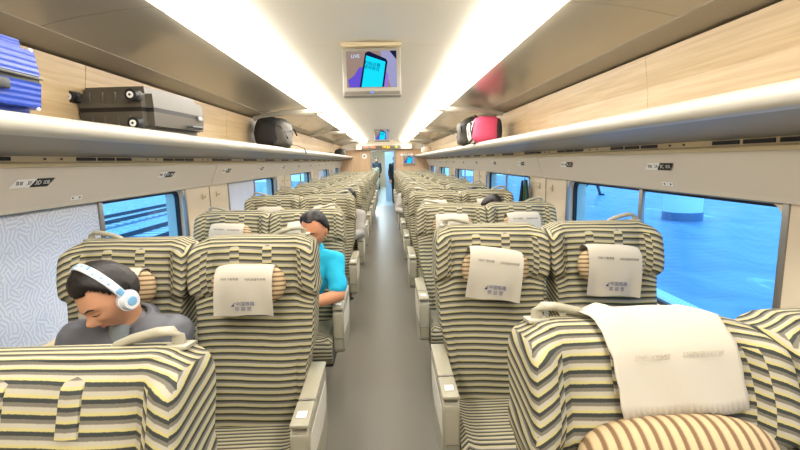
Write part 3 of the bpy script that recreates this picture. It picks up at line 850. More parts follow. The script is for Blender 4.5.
# the nearest seats: the right one has its cloth thrown back over the top
seat = protos[(1, 'aisle')]
for ch in list(seat.children):
    if ch.name.startswith('headrest_cloth'):
        for g in list(ch.children): bpy.data.objects.remove(g)
        bpy.data.objects.remove(ch)
bm = bmesh.new()
path = [(1.032, -.135), (1.05, -.125), (1.08, -.120), (1.11, -.112), (1.14, -.104)]
pts = [(front_y(0, z)-.010, z) for z in (1.035, 1.06, 1.09, 1.12, 1.15, 1.17)]
pts += [(yc(1.19)-.105, 1.197), (-.085, 1.216), (-.06, 1.219), (-.03, 1.2205), (0, 1.221), (.025, 1.219), (.046, 1.210), (.060, 1.185), (.064, 1.15), (.066, 1.12)]
nx = 44; w = .135; rws = []
for i, (y, z) in enumerate(pts):
    row = []
    for k in range(nx+1):
        u = -1+2*k/nx; f = 1-i/(len(pts)-1)
        x = w*u + .02*(f-.5)
        bump = .012*math.exp(-((u+.55)/.16)**2)*sstep(5, 9, i)*(1-sstep(12, 14, i)) + .003*math.sin(u*7+i)*f
        zz = z + bump; yy = y - .004*math.sin(u*5+i*.4)
        if i == 0: zz += (.004 if k % 2 else 0)
        if k in (0, nx): x += (.003 if i % 2 else 0)*(1 if k else -1)
        row.append(bm.verts.new((x, yy, zz)))
    rws.append(row)
for a, b in zip(rws[:-1], rws[1:]):
    for k in range(nx): bm.faces.new((a[k], a[k+1], b[k+1], b[k]))
c = obj('headrest_cloth', bm, M_cloth, seat, angle=80)
mod = c.modifiers.new('t', 'SOLIDIFY'); mod.thickness = .002
c.location = (.025, -.002, .004); c.rotation_euler.z = R(3)
mm = basis((0, -.078, 1.2245), (-1, 0, 0), (0, -1, 0.05))   # print seen upside down
bm = bmesh.new()
text_bm(bm, '扫码下载铁路', .013, Matrix.Translation((-.05, front_y(0, 1.15)-.014, 1.150)) @ Matrix(((1, 0, 0, 0), (0, 0, 1, 0), (0, -1, 0, 0), (0, 0, 0, 1))).to_4x4())
obj('faint_print', bm, M_faint, c, smooth=False); bm = bmesh.new()
text_bm(bm, '扫码连接列车网', .013, Matrix.Translation((.06, front_y(0, 1.15)-.014, 1.152)) @ Matrix(((1, 0, 0, 0), (0, 0, 1, 0), (0, -1, 0, 0), (0, 0, 0, 1))).to_4x4())
obj('faint_print', bm, M_faint, c, smooth=False)
for ch in seat.children:
    if ch.name.startswith('head_pillow'):
        ch.scale = (1.22, 1.25, 1.0); ch.location.z -= .065; ch.location.y -= .0; ch.rotation_euler.x = -.5; ch.rotation_euler.z = -.06; ch.rotation_euler.y = -.04
for ch in protos[(-1, 'aisle')].children:
    if ch.name.startswith(('head_pillow', 'headrest_cloth')): ch.location.z -= .06; ch.location.y -= .02
# the nearest pillows stripe the short way
me = [ch for ch in seat.children if ch.name.startswith('head_pillow')][0]
me.data = me.data.copy()
uvl = me.data.uv_layers[0]
for lp in me.data.loops:
    co_ = me.data.vertices[lp.vertex_index].co; uvl.data[lp.index].uv = (co_.x if co_.z > -.02 else co_.z, co_.z)

# the nearest and the third row lean further back: swing what is fixed to the backrest about its foot
piv = Matrix.Translation((0, -.16, .40)); RX = piv @ Matrix.Rotation(R(-8), 4, 'X') @ piv.inverted()
def recline(p):
    for ch in p.children:
        if ch.name.split('.')[0] in ('backrest', 'pillow_strap', 'head_pillow', 'headrest_cloth', 'grab_handle', 'handle_base', 'back_shell'):
            ch.matrix_local = RX @ ch.matrix_local
bpy.context.view_layer.update()
for p in list(protos.values()) + third: recline(p)

# ------------------------------------------------------------------ luggage
M_blue = mat('blue_shell', rgb(40, 70, 165), .35); M_blk = mat('black_shell', rgb(84, 79, 70), .4, bump=.1); M_tex = mat('black_nylon', rgb(36, 36, 36), .7, bump=.4, bscale=120)
M_texg = mat('grey_nylon', rgb(84, 80, 72), .6, bump=.4, bscale=100)
M_pink = mat('pink_fabric', rgb(226, 84, 118), .6, bump=.3, bscale=90); M_zip = mat('zip_dark', rgb(35, 38, 30), .5)
RZ = 1.7155

def suitcase(name, label, loc, size, rz, m, band, ribs_axis, lock_side):
    """lying flat: size = (x width, y length, z thickness)"""
    t = thing(name, label, 'suitcase', loc, None, rz)
    w, l, h = size
    for i, (z0, z1) in enumerate(((0.0, h*.455), (h*.545, h))):
        bm = bmesh.new(); box(bm, (0, 0, (z0+z1)/2), (w, l, z1-z0), .0)
        outer = h if i else 0
        for v in bm.verts:
            if abs(v.co.z-outer) < 1e-4: v.co.x *= .95; v.co.y *= .965
        mid = z0 if i else z1
        bmesh.ops.bevel(bm, geom=[e for e in bm.edges if not all(abs(v.co.z-mid) < 1e-4 for v in e.verts)], offset=.038, segments=6, affect='EDGES')
        s = obj('shell', bm, m, t, angle=50)
        if ribs_axis == 'z':
            for k in range(4):
                bm = bmesh.new(); box(bm, ((-.10+.065*k)*1.0, -l/2+(.002), (z0+z1)/2+(-.006 if i else .006)), (.012, .012, (z1-z0)*.5), .004)
                obj('raised_rib', bm, m, s)
    bm = bmesh.new()
    t0 = bmesh.new(); bmesh.ops.create_cube(t0, size=1)
    for v in t0.verts: v.co = Vector((v.co.x*(w-.004), v.co.y*(l-.004), v.co.z*h*.13+h/2))
    bmesh.ops.bevel(t0, geom=[e for e in t0.edges if abs(e.verts[0].co.z-e.verts[1].co.z) > .001], offset=.040, segments=6, affect='EDGES')
    merge(bm, t0); obj('zip_band', bm, band, t, angle=50)
    return t

def ribbed(name, col):
    m = mat(name, col, .32); nt = m.node_tree; L = nt.links.new
    tc = nt.nodes.new('ShaderNodeTexCoord'); w = nt.nodes.new('ShaderNodeTexWave'); w.bands_direction = 'Z'; w.inputs['Scale'].default_value = 17
    L(tc.outputs['Object'], w.inputs['Vector']); bp = nt.nodes.new('ShaderNodeBump'); bp.inputs['Strength'].default_value = .35; bp.inputs['Distance'].default_value = .004
    L(w.outputs['Fac'], bp.inputs['Height']); L(bp.outputs[0], nt.nodes['Principled BSDF'].inputs['Normal']); return m
M_blue = ribbed('ribbed_blue_shell', rgb(36, 66, 160))


t = suitcase('suitcase', 'bright blue ribbed hard suitcase lying on the left luggage rack', (-1.29, 1.35, RZ), (.38, .56, .262), R(0), M_blue, M_zip, 'h', 1)
bm = bmesh.new(); box(bm, (.197, -.02, .098), (.014, .24, .034), .006); lk = obj('combination_lock', bm, M_dark, t)
bm = bmesh.new()
for k in range(3): box(bm, (.205, -.10+k*.02, .10), (.004, .010, .018), .001)
obj('lock_dials', bm, M_white, lk)
bm = bmesh.new(); tube(bm, [(.195, -.24, .06), (.215, -.23, .06), (.215, -.15, .06), (.195, -.14, .06)], .008, 8); obj('side_handle', bm, M_dark, t)
bm = bmesh.new(); tube(bm, [(.19, -.25, .135), (.20, 0, .135), (.19, .25, .135)], .004, 6); obj('zipper', bm, M_metal, t)
for z in (.035, .225):
    bm = bmesh.new(); ball(bm, (.180, .225, z), .007); obj('rivet', bm, M_white, t)

t = suitcase('suitcase', 'dark grey hard suitcase lying flat on the left rack, wheels towards the viewer', (-1.28, 2.60, RZ), (.40, .60, .235), R(-4), M_blk, mat('zip_black', rgb(22, 20, 18), .5), 'z', 1)
for x in (-.17, .14):
    for z in (.045, .18):
        bm = bmesh.new(); box(bm, (x, -.305, z), (.055, .04, .055), .014); wh = obj('wheel_housing', bm, M_dark, t)
        bm = bmesh.new(); cyl(bm, (x, -.318, z), (x, -.348, z), .029, n=24); wl = obj('wheel', bm, M_black, t)
        bm = bmesh.new(); cyl(bm, (x, -.346, z), (x, -.352, z), .016, n=20); hb_ = obj('wheel_hub', bm, M_white, wl)
        bm = bmesh.new(); cyl(bm, (x, -.351, z), (x, -.354, z), .006, n=12); obj('hub_cap', bm, M_dark, hb_)
bm = bmesh.new(); tube(bm, [(.20, .05, .055), (.222, .06, .055), (.222, .18, .055), (.20, .19, .055)], .010, 8); obj('side_handle', bm, M_dark, t)
bm = bmesh.new(); box(bm, (.205, .2, .11), (.016, .05, .028), .005); obj('combination_lock', bm, M_metal, t)

def blob(bm, c, s, seed, amp=.012, p=.7, rot=None):
    t = bmesh.new(); bmesh.ops.create_uvsphere(t, u_segments=32, v_segments=20, radius=1)
    for v in t.verts:
        d = v.co.copy(); q = Vector([math.copysign(abs(a)**p, a) for a in d])
        q = Vector((q.x*s[0], q.y*s[1], q.z*s[2])); q += d*noise.noise(q*9+Vector((seed, 0, 0)))*amp*2
        q.z = max(q.z, -s[2]*.98)
        v.co = q
    m = Matrix.Translation(c)
    if rot: m = m @ Euler(rot).to_matrix().to_4x4()
    merge(bm, t, m)

def backpack(label, loc, s, rz, body, pocket, extra=None):
    t = thing('backpack', label, 'backpack', loc, None, rz)
    bm = bmesh.new(); blob(bm, (0, 0, s[2]*.97), s, 1, .014, .55); obj('pack_body', bm, body, t)
    bm = bmesh.new(); blob(bm, (s[0]*.55, -s[1]*.22, s[2]*.9), (s[0]*.52, s[1]*.80, s[2]*.82), 4, .010, .5); obj('front_pocket', bm, pocket, t)
    bm = bmesh.new(); tube(bm, [(-s[0]*.5, 0, s[2]*1.8), (-s[0]*.4, .02, s[2]*2.08), (0, .03, s[2]*2.1), (s[0]*.1, 0, s[2]*1.85)], .010, 8, flat=.5); obj('top_handle', bm, M_black, t)
    bm = bmesh.new(); tube(bm, [(s[0]*.5, s[1]*.3, s[2]*1.75), (s[0]*1.0, s[1]*.9, s[2]*1.3), (s[0]*1.05, s[1]*1.25, s[2]*.95)], .010, 8, flat=.5); obj('shoulder_strap', bm, M_black, t)
    bm = bmesh.new(); tube(bm, [(s[0]*.6, s[1]*.8, s[2]*.35), (s[0]*1.15, s[1]*1.1, s[2]*.22), (s[0]*1.5, s[1]*1.3, s[2]*.05), (s[0]*1.62, s[1]*1.3, -s[2]*.3)] if extra is None else extra, .007, 8, flat=.5); obj('loose_strap', bm, M_black, t)
    bm = bmesh.new(); tube(bm, [(s[0]*1.0, -s[1]*.95, s[2]*1.0), (s[0]*1.09, -s[1]*.3, s[2]*1.15), (s[0]*1.0, s[1]*.5, s[2]*1.0)], .006, 6); obj('zipper', bm, M_black, t)
    bm = bmesh.new(); tube(bm, [(s[0]*.3, -s[1]*1.03, s[2]*1.5), (s[0]*.8, -s[1]*1.03, s[2]*1.3), (s[0]*1.08, -s[1]*.7, s[2]*.6)], .008, 6, flat=.5); obj('compression_strap', bm, M_black, t)
    return t
backpack('black backpack with grey pocket on the left luggage rack, strap hanging down', (-1.22, 5.25, RZ), (.18, .28, .175), 0, M_tex, M_texg)
t = backpack('slumped black bag at the far end of the left luggage rack', (-1.22, 12.6, RZ), (.14, .34, .095), 0, M_tex, M_texg)
backpack('dark olive backpack leaning on the pink bag on the right rack', (1.16, 5.74, RZ), (.15, .17, .175), PI, mat('olive_nylon', rgb(62, 60, 50), .7, bump=.4), M_texg, [(0, 0, .1), (.1, -.1, .05)])
# pink and zebra bag
def zebra():
    m = mat('zebra_fabric', rgb(220, 214, 200), .7); nt = m.node_tree; L = nt.links.new
    w = nt.nodes.new('ShaderNodeTexWave'); w.inputs['Scale'].default_value = 9; w.inputs['Distortion'].default_value = 9; w.inputs['Detail'].default_value = 1
    tc = nt.nodes.new('ShaderNodeTexCoord'); L(tc.outputs['Object'], w.inputs['Vector'])
    cr = nt.nodes.new('ShaderNodeValToRGB'); cr.color_ramp.interpolation = 'CONSTANT'; cr.color_ramp.elements[0].color = rgb(34, 32, 32); cr.color_ramp.elements[1].position = .45; cr.color_ramp.elements[1].color = rgb(224, 216, 200)
    L(w.outputs['Fac'], cr.inputs[0]); L(cr.outputs[0], nt.nodes['Principled BSDF'].inputs['Base Color']); return m
t = thing('travel_bag', 'pink and zebra print travel bag on the right luggage rack', 'bag', (1.18, 4.98, RZ))
t.scale = (1.15, 1.15, 1.15)
bm = bmesh.new(); blob(bm, (0, 0, .125), (.13, .14, .130), 8, .008, .55); obj('bag_body', bm, M_pink, t)
bm = bmesh.new(); blob(bm, (-.055, .065, .112), (.10, .09, .116), 3, .008, .55); obj('zebra_pocket', bm, zebra(), t)
bm = bmesh.new(); blob(bm, (.105, -.02, .115), (.035, .12, .12), 3, .006, .55); obj('black_end_panel', bm, M_tex, t)
bm = bmesh.new(); tube(bm, [(-.09, -.06, .245), (-.1, -.03, .265), (-.1, .06, .265), (-.09, .09, .245)], .010, 8, flat=.5); obj('carry_handle', bm, M_black, t)
bm = bmesh.new(); tube(bm, [(-.12, -.08, .2), (-.133, -.04, .13), (-.13, 0, .03)], .008, 8, flat=.5); obj('side_strap', bm, M_black, t)
t = thing('travel_bag', 'cream and black bag at the far end of the right luggage rack', 'bag', (1.22, 12.9, RZ))
bm = bmesh.new(); blob(bm, (0, -.16, .11), (.14, .17, .115), 2, .01); obj('bag_body', bm, mat('cream_bag', rgb(215, 195, 170), .7), t)
bm = bmesh.new(); blob(bm, (0, .16, .1), (.13, .17, .105), 5, .01); obj('black_end_panel', bm, M_tex, t)
bm = bmesh.new(); tube(bm, [(-.09, -.1, .215), (-.1, -.03, .24), (-.09, .05, .215)], .012, 8); obj('carry_handle', bm, M_black, t)

# jacket hanging by the window
t = thing('hanging_jacket', 'dark green and black jacket hanging from a hook beside the right window', 'jacket', (1.50, 4.42, 1.33))
def drape(name, m, y0, y1, w0, w1, zt, zb, xo, seed):
    bm = bmesh.new(); n = 14; rws = []
    for i in range(n+1):
        f = i/n; row = []
        for k in range(13):
            u = -1+2*k/12; ww = w0+(w1-w0)*f; y = (y0+(y1-y0)*f)+ww*u
            x = -xo-.012*math.sin(u*6+seed)*f-.01*(1-u*u); row.append(bm.verts.new((x, y, zt+(zb-zt)*f+.01*math.sin(k*1.7+seed)*f)))
        rws.append(row)
    for a, b in zip(rws[:-1], rws[1:]):
        for k in range(12): bm.faces.new((a[k], a[k+1], b[k+1], b[k]))
    o = obj(name, bm, m, t, angle=80); md = o.modifiers.new('t', 'SOLIDIFY'); md.thickness = .02; return o
drape('jacket_body', mat('green_jacket', rgb(14, 62, 44), .7, var=.5, vscale=14), 0, -.0, .03, .19, 0, -.52, .035, 0)
drape('jacket_sleeve', mat('black_jacket', rgb(22, 28, 26), .7), .03, .17, .015, .05, -.01, -.50, .055, 2)
bm = bmesh.new(); tube(bm, [(.02, 0, .01), (-.03, 0, .03), (-.045, 0, .0)], .004, 6); obj('hanging_loop', bm, M_black, t)
# ------------------------------------------------------------------ people
M_skin = mat('skin', rgb(214, 158, 122), .5, spec=.35, var=.06, vscale=20); M_skin2 = mat('tanned_skin', rgb(204, 142, 104), .5, spec=.35, var=.06, vscale=20)
M_hair = mat('black_hair', rgb(26, 20, 18), .55, bump=.6, bscale=90); M_lip = mat('lips', rgb(186, 112, 96), .5)
M_jkt = mat('dark_grey_jacket', rgb(98, 100, 106), .6, var=.12, vscale=6); M_tee = mat('grey_tshirt', rgb(128, 136, 138), .9)
M_polo = mat('turquoise_polo', rgb(30, 180, 216), .85, var=.06, vscale=12); M_trs = mat('black_trousers', rgb(34, 34, 38), .85)
M_shoe = mat('dark_shoes', rgb(40, 36, 34), .5); M_wht = mat('off_white_shirt', rgb(168, 163, 155), .9); M_navy = mat('navy_clothes', rgb(38, 48, 66), .8)

def remesh(bm, voxel, smooth=4):
    me = bpy.data.meshes.new('r'); bm.to_mesh(me); bm.free(); o = bpy.data.objects.new('r', me); C.objects.link(o)
    m = o.modifiers.new('r', 'REMESH'); m.mode = 'VOXEL'; m.voxel_size = voxel
    if smooth:
        s = o.modifiers.new('s', 'SMOOTH'); s.factor = .5; s.iterations = smooth
    dg = bpy.context.evaluated_depsgraph_get(); me2 = bpy.data.meshes.new_from_object(o.evaluated_get(dg))
    r = bmesh.new(); r.from_mesh(me2); bpy.data.objects.remove(o); bpy.data.meshes.remove(me); bpy.data.meshes.remove(me2)
    return r

def limb(bm, pts, rs, grow=0):
    pts = [Vector(p) for p in pts]
    for i, (p, r) in enumerate(zip(pts, rs)):
        ball(bm, p, r+grow, u=20, v=14)
        if i: cyl(bm, pts[i-1], p, rs[i-1]+grow, r+grow, 20)

def loft(bm, secs, right, grow=0, n=28):
    """secs = [(centre, half width, half depth)] from the hips up"""
    rings = []; right = Vector(right).normalized()
    for i, (c, rx, ry) in enumerate(secs):
        c = Vector(c); d = (Vector(secs[min(i+1, len(secs)-1)][0])-Vector(secs[max(i-1, 0)][0])).normalized()
        a = (right-d*right.dot(d)).normalized(); b = d.cross(a)
        ring = []
        for k in range(n):
            t = 2*PI*k/n; cs, sn = math.cos(t), math.sin(t)
            ring.append(bm.verts.new(c+a*math.copysign(abs(cs)**.8, cs)*(rx+grow)+b*math.copysign(abs(sn)**.85, sn)*(ry+grow)))
        rings.append(ring)
    for p, q in zip(rings[:-1], rings[1:]):
        for k in range(n): bm.faces.new((p[k], p[(k+1) % n], q[(k+1) % n], q[k]))
    bm.faces.new(rings[0][::-1]); bm.faces.new(rings[-1])

def head_pt(d):
    x, y, z = d
    X, Y, Z = .076*x, .094*y, .120*z
    if z < 0:
        X *= 1-.30*(-z)**1.4
        if y > 0: Y *= 1-.35*(-z)
    if y < 0: Y *= 1-.10*abs(x)
    Xm, Zm = X, Z
    g = lambda cx, cz, sx, sz: math.exp(-((Xm-cx)/sx)**2-((Zm-cz)/sz)**2)
    if y < .2:
        Y -= .024*math.exp(-(Xm/.0125)**2)*max(0, 1-abs((Zm+.030)/.030)**2.2)*(1.25 if Zm < -.02 else .75) if abs(Zm+.030) < .03 else 0
        Y -= .008*g(-.013, -.047, .007, .008)+.008*g(.013, -.047, .007, .008)
        Y += .013*(g(-.032, -.004, .017, .013)+g(.032, -.004, .017, .013))
        Y -= .007*(g(-.032, -.006, .012, .009)+g(.032, -.006, .012, .009))
        Y -= .006*g(0, .022, .05, .012)
        Y -= .007*(g(-.042, -.03, .018, .018)+g(.042, -.03, .018, .018))
        Y -= .009*(g(0, -.066, .020, .006)+.9*g(0, -.078, .017, .006)) - .005*g(0, -.072, .022, .0025)
        Y -= .010*g(0, -.104, .022, .015)
    return Vector((X, Y, Z))

def face_point(x, z):
    dx, dz = x/.076, z/.12
    for _ in range(12):
        dy = -math.sqrt(max(.02, 1-dx*dx-dz*dz)); p = head_pt((dx, dy, dz))
        dx += (x-p.x)/.09; dz += (z-p.z)/.13
        m = math.hypot(dx, dz)
        if m > .98: dx *= .98/m; dz *= .98/m
    return p

def hand(bm, w, dirv, palm_n, r=.0085, curl=.5, thumb=1):
    """palm with five curled fingers; w wrist, dirv towards the fingers, palm_n out of the palm"""
    w = Vector(w); d = Vector(dirv).normalized(); n = Vector(palm_n); n = (n-d*n.dot(d)).normalized(); s = d.cross(n)
    for k in range(4):
        off = s*(-.030+.020*k)
        ln = (.032, .042, .044, .038)[3-k] if thumb < 0 else (.038, .044, .042, .032)[k]
        limb(bm, [w+off*.5, w+d*.085+off], [.016, .0125])
        a = w+d*.085+off; c1 = (d*math.cos(curl)+n*math.sin(curl)); b = a+c1*ln; c2 = (d*math.cos(2.1*curl)+n*math.sin(2.1*curl)); e = b+c2*ln*.7; c3 = (d*math.cos(2.9*curl)+n*math.sin(2.9*curl)); f = e+c3*ln*.5
        limb(bm, [a, b, e, f], [r+.001, r, r-.001, r-.002])
    ts = -s*thumb
    a = w+d*.025+ts*.026; b = a+(d*.7+ts*.6+n*.3).normalized()*.042; c = b+(d*.9+n*.5).normalized()*.034
    limb(bm, [a, b, c], [.014, .011, .0085])

def person(label, o, J, head, skin, top, tops=None, sleeves='long', trousers=M_trs, hair_len=.0, voxel=.007, hair_z=0, collar=True, group=None, inner=None, thin_hair=False, standing=False):
    """o origin; J joints relative to o: hip, waist, chest, neck, sh, el, wr, kn, an (lists right/left)"""
    V = lambda p: Vector(p)
    right = (V(J['sh'][1])-V(J['sh'][0]))
    hc, yaw, pitch, roll = head
    Mh = Matrix.Translation(hc) @ Matrix.Rotation(R(yaw), 4, 'Z') @ Matrix.Rotation(R(pitch), 4, 'X') @ Matrix.Rotation(R(roll), 4, 'Y')
    def torso(bm, g):
        n = V(J['neck']); c = V(J['chest'])
        loft(bm, [(V(J['hip'])-Vector((0, 0, .06)), .13, .10), (V(J['hip']), .165, .115), (V(J['waist']), .150, .108), (c, .168, .115), (c.lerp(n, .55), .172, .105), (c.lerp(n, .82), .13, .085), (n, .07, .065)], right, g)
        for q in (0, 1): limb(bm, [c.lerp(n, .62).lerp(V(J['sh'][q]), .5), J['sh'][q]], [.075, .058], g)
    def arms(bm, g, frac=1.0):
        for q in (0, 1):
            s_, e_, w_ = V(J['sh'][q]), V(J['el'][q]), V(J['wr'][q])
            if frac >= 1: limb(bm, [s_, s_.lerp(e_, .5), e_, e_.lerp(w_, .35), w_], [.056, .047, .041, .039, .027], g)
            else: limb(bm, [s_, s_.lerp(e_, frac)], [.056, .050], g)
    def legs(bm, g, foot=False):
        for q in (0, 1):
            h_ = V(J['hip'])+right.normalized()*(.085 if q else -.085); k_, a_ = V(J['kn'][q]), V(J['an'][q])
            limb(bm, [h_, h_.lerp(k_, .5), k_, k_.lerp(a_, .3), a_], [.090, .077, .060, .056, .038], g)
    bm = bmesh.new(); torso(bm, -.014); arms(bm, 0 if sleeves != 'long' else -.004); legs(bm, -.012)
    hcv = V(hc); base = Mh @ Vector((0, .022, -.055))
    limb(bm, [V(J['neck'])-Vector((0, 0, .03)), V(J['neck']).lerp(base, .5), base], [.058, .052, .052])
    for q in (0, 1):
        w_ = V(J['wr'][q]); d_ = (w_-V(J['el'][q])).normalized(); tgt = J.get('hand_n', [(0, 0, -1), (0, 0, -1)])[q]
        hand(bm, w_, J.get('hand_d', [d_, d_])[q], tgt, thumb=(-1 if q else 1))
    t = bmesh.new(); bmesh.ops.create_uvsphere(t, u_segments=72, v_segments=56, radius=1)
    for v in t.verts: v.co = head_pt(v.co)
    merge(bm, t, Mh)
    for q in (-1, 1):
        ball(bm, Mh @ Vector((q*.077, .012, -.008)), (.008, .019, .031), rot=(Mh.to_3x3() @ Matrix.Rotation(R(q*12), 3, 'Z')).to_euler())
    bm = remesh(bm, voxel, 3)
    body = tag(obj('person', bm, skin, None, angle=180, loc=o), label, 'person', group)
    # face details
    def patch(name, pts, r, m, n=6):
        bm = bmesh.new(); tube(bm, [Mh @ (face_point(x, z)+Vector((0, -off, 0))) for x, z, off in pts], r, n); return obj(name, bm, m, body, angle=180)
    for q in (-1, 1):
        patch('eyebrow', [(q*.016, .020, 0.0), (q*.030, .025, .001), (q*.044, .020, .001)], [.0022, .0034, .0018], M_hair)
        patch('eyelashes', [(q*.018, -.007, .0), (q*.031, -.011, .001), (q*.044, -.007, 0)], .0016, M_hair)
    patch('lips', [(-.021, -.071, -.001), (-.008, -.068, .0015), (0, -.069, .002), (.008, -.068, .0015), (.021, -.071, -.001)], [.002, .0042, .0045, .0042, .002], M_lip)
    # hair
    t = bmesh.new(); bmesh.ops.create_uvsphere(t, u_segments=64, v_segments=48, radius=1)
    kill = []
    for v in t.verts:
        x, y, z = v.co; d = v.co.copy()
        lim = .56+hair_z if y < -.45 else (.56+hair_z+(y+.45)*-1.35 if y < .25 else -.38)
        lim = max(lim, -.45) if y < .25 else -.45-.12*hair_len
        if abs(x) > .75 and -.1 < y < .35: lim = max(lim, .02)
        lim += .05*noise.noise(d*5)
        p = head_pt(d); fr = min(1, max(0, (z-lim)/.25))
        lift = .004+.013*fr**.7+.0035*noise.noise(d*14)+hair_len*.01*fr
        if thin_hair and abs(x) < .6 and z > .75: lift *= .45
        v.co = p+d*lift
        if z < lim: kill.append(v)
    bmesh.ops.delete(t, geom=kill, context='VERTS')
    bm = bmesh.new(); merge(bm, t, Mh)
    h = obj('hair', bm, M_hair, body, angle=180); md = h.modifiers.new('t', 'SOLIDIFY'); md.thickness = .009; md.offset = -1
    # clothes
    bm = bmesh.new(); torso(bm, .008 if sleeves != 'long' else .016); arms(bm, .010 if sleeves != 'long' else .014, 1.0 if sleeves == 'long' else .78)
    if collar:
        n = V(J['neck']); u = (base-n).normalized()
        limb(bm, [n-u*.02, n+u*.025], [.083, .068])
    bm = remesh(bm, .009, 5)
    for v in bm.verts:
        q = v.co+Vector(o)
        w = noise.noise(Vector((q.x*9, q.y*9, q.z*16)))*.010+noise.noise(q*26)*.004
        v.co += v.normal*w if v.normal.length else Vector()
    topo = obj(top[0], bm, top[1], body, angle=180)
    if collar:
        bm = bmesh.new(); n = V(J['neck']); u = (base-n).normalized(); rr = .078; a = right.normalized(); b = u.cross(a)
        ring0 = []; ring1 = []; ring2 = []
        for k in range(25):
            th = R(-62+304*k/24); c_ = a*math.cos(th)+b*math.sin(th)
            ring0.append(bm.verts.new(n+u*.018+c_*.080)); ring1.append(bm.verts.new(n+u*.052+c_*.070)); ring2.append(bm.verts.new(n+u*.012+c_*.112))
        for k in range(24):
            bm.faces.new((ring0[k], ring0[k+1], ring1[k+1], ring1[k])); bm.faces.new((ring1[k], ring1[k+1], ring2[k+1], ring2[k]))
        c_ = obj('collar', bm, top[1], topo, angle=180); md = c_.modifiers.new('t', 'SOLIDIFY'); md.thickness = .006
    bm = bmesh.new(); legs(bm, .008); loft(bm, [(V(J['hip'])-Vector((0, 0, .07)), .14, .11), (V(J['hip']), .172, .122), (V(J['hip']).lerp(V(J['waist']), .35), .165, .12)], right)
    bm = remesh(bm, .011, 4); obj('trousers', bm, trousers, body, angle=180)
    for q in (0, 1):
        a_ = V(J['an'][q]); bm = bmesh.new(); f = Vector((0, -1, 0))
        limb(bm, [a_+Vector((0, .03, -.035)), a_+f*.06+Vector((0, 0, -.045)), a_+f*.15+Vector((0, 0, -.052))], [.040, .040, .032])
        for v in bm.verts: v.co.z = max(v.co.z, a_.z-.082)
        obj('shoe', bm, M_shoe, body, angle=60)
    return body, Mh

def seat_joints(lean=0, arms=None, dx=0):
    J = dict(hip=(0, 0, .53), waist=(dx*.3, -.02, .66), chest=(dx*.7, -.0-lean*.5, .82), neck=(dx, .0-lean, .985),
             sh=[(-.185+dx*.9, -lean*.9, .93), (.185+dx*.9, -lean*.9, .93)],
             el=[(-.235+dx*.6, -.13-lean*.5, .69), (.235+dx*.6, -.13-lean*.5, .69)],
             wr=[(-.11, -.34, .68), (.11, -.34, .68)], kn=[(-.12, -.46, .52), (.12, -.46, .52)], an=[(-.12, -.44, .085), (.12, -.44, .085)])
    if arms: J.update(arms)
    return J

# man with headphones
o = Vector((-1.08, 1.65, 0))
J = dict(hip=(-.02, .07, .53), waist=(.04, .06, .66), chest=(.10, .04, .80), neck=(.13, .03, .935), sh=[(-.06, .02, .895), (.30, .03, .905)],
         el=[(-.14, -.10, .66), (.32, -.06, .67)], wr=[(-.03, -.33, .66), (.12, -.31, .66)],
         kn=[(-.13, -.38, .52), (.12, -.38, .52)], an=[(-.13, -.36, .085), (.12, -.36, .085)])
body, Mh = person('young man in a dark grey jacket looking down by the window, white headphones on', o, J, ((.125, -.075, 1.088), -28, 35, -3), M_skin, ('jacket', M_jkt), voxel=.005, hair_len=.6, hair_z=.05)
bm = bmesh.new(); Jn = Vector(J['neck']); limb(bm, [Jn+Vector((-.005, -.066, -.06)), Jn+Vector((-.0, -.045, -.0))], [.042, .050]); bm = remesh(bm, .006, 3); obj('t_shirt', bm, M_tee, body, angle=180)
# headphones
M_hp = mat('pearl_white_plastic', rgb(226, 232, 238), .25, .2); M_hpb = mat('light_blue_print', rgb(120, 170, 205), .3)
t = thing('headphones', 'white and pale blue over ear headphones on the young man by the window', 'headphones', o + Mh.translation)
Rh = Matrix.Translation(-Mh.translation) @ Mh
def hp(name, bm, m, par=t, **k):
    bmesh.ops.transform(bm, matrix=Rh, verts=bm.verts[:]); return obj(name, bm, m, par, **k)
bm = bmesh.new(); arc = []
n = 28; A = []
for k in range(n+1):
    th = R(-8+196*k/n); c_, s_ = math.cos(th), math.sin(th)
    for_ = []
    for (dr, dy) in ((0, -.015), (.004, -.013), (.006, 0), (.004, .013), (0, .015), (-.004, 0)):
        for_.append(bm.verts.new(((.103+dr)*c_, .0+dy+.006, (.156+dr)*s_-.008)))
    A.append(for_)
for p, q in zip(A[:-1], A[1:]):
    for k in range(6): bm.faces.new((p[k], p[(k+1) % 6], q[(k+1) % 6], q[k]))
hb = hp('headband', bm, M_hp)
bm = bmesh.new(); rnd2 = random.Random(4)
for k in range(11):
    th = R(30+120*k/10); box(bm, (.1083*math.cos(th), .006+rnd2.uniform(-.006, .006), .1612*math.sin(th)-.008), (.003, .008+rnd2.random()*.008, .010), .002, rot=(0, -th, 0))
hp('band_print', bm, M_hpb, hb)
for q in (-1, 1):
    bm = bmesh.new(); cyl(bm, (q*.082, .006, -.02), (q*.102, .006, -.02), .036, .038, 28); cu = hp('ear_cushion', bm, M_hp)
    bm = bmesh.new(); cyl(bm, (q*.102, .006, -.02), (q*.122, .006, -.02), .035, .028, 28); cu = hp('ear_cup', bm, M_hp)
    bm = bmesh.new(); cyl(bm, (q*.121, .006, -.02), (q*.125, .006, -.02), .018, .014, 24); hp('cup_badge', bm, M_hpb, cu)
    bm = bmesh.new(); box(bm, (q*.102, .006, .022), (.012, .022, .035), .004); hp('slider', bm, M_hpb, hb)

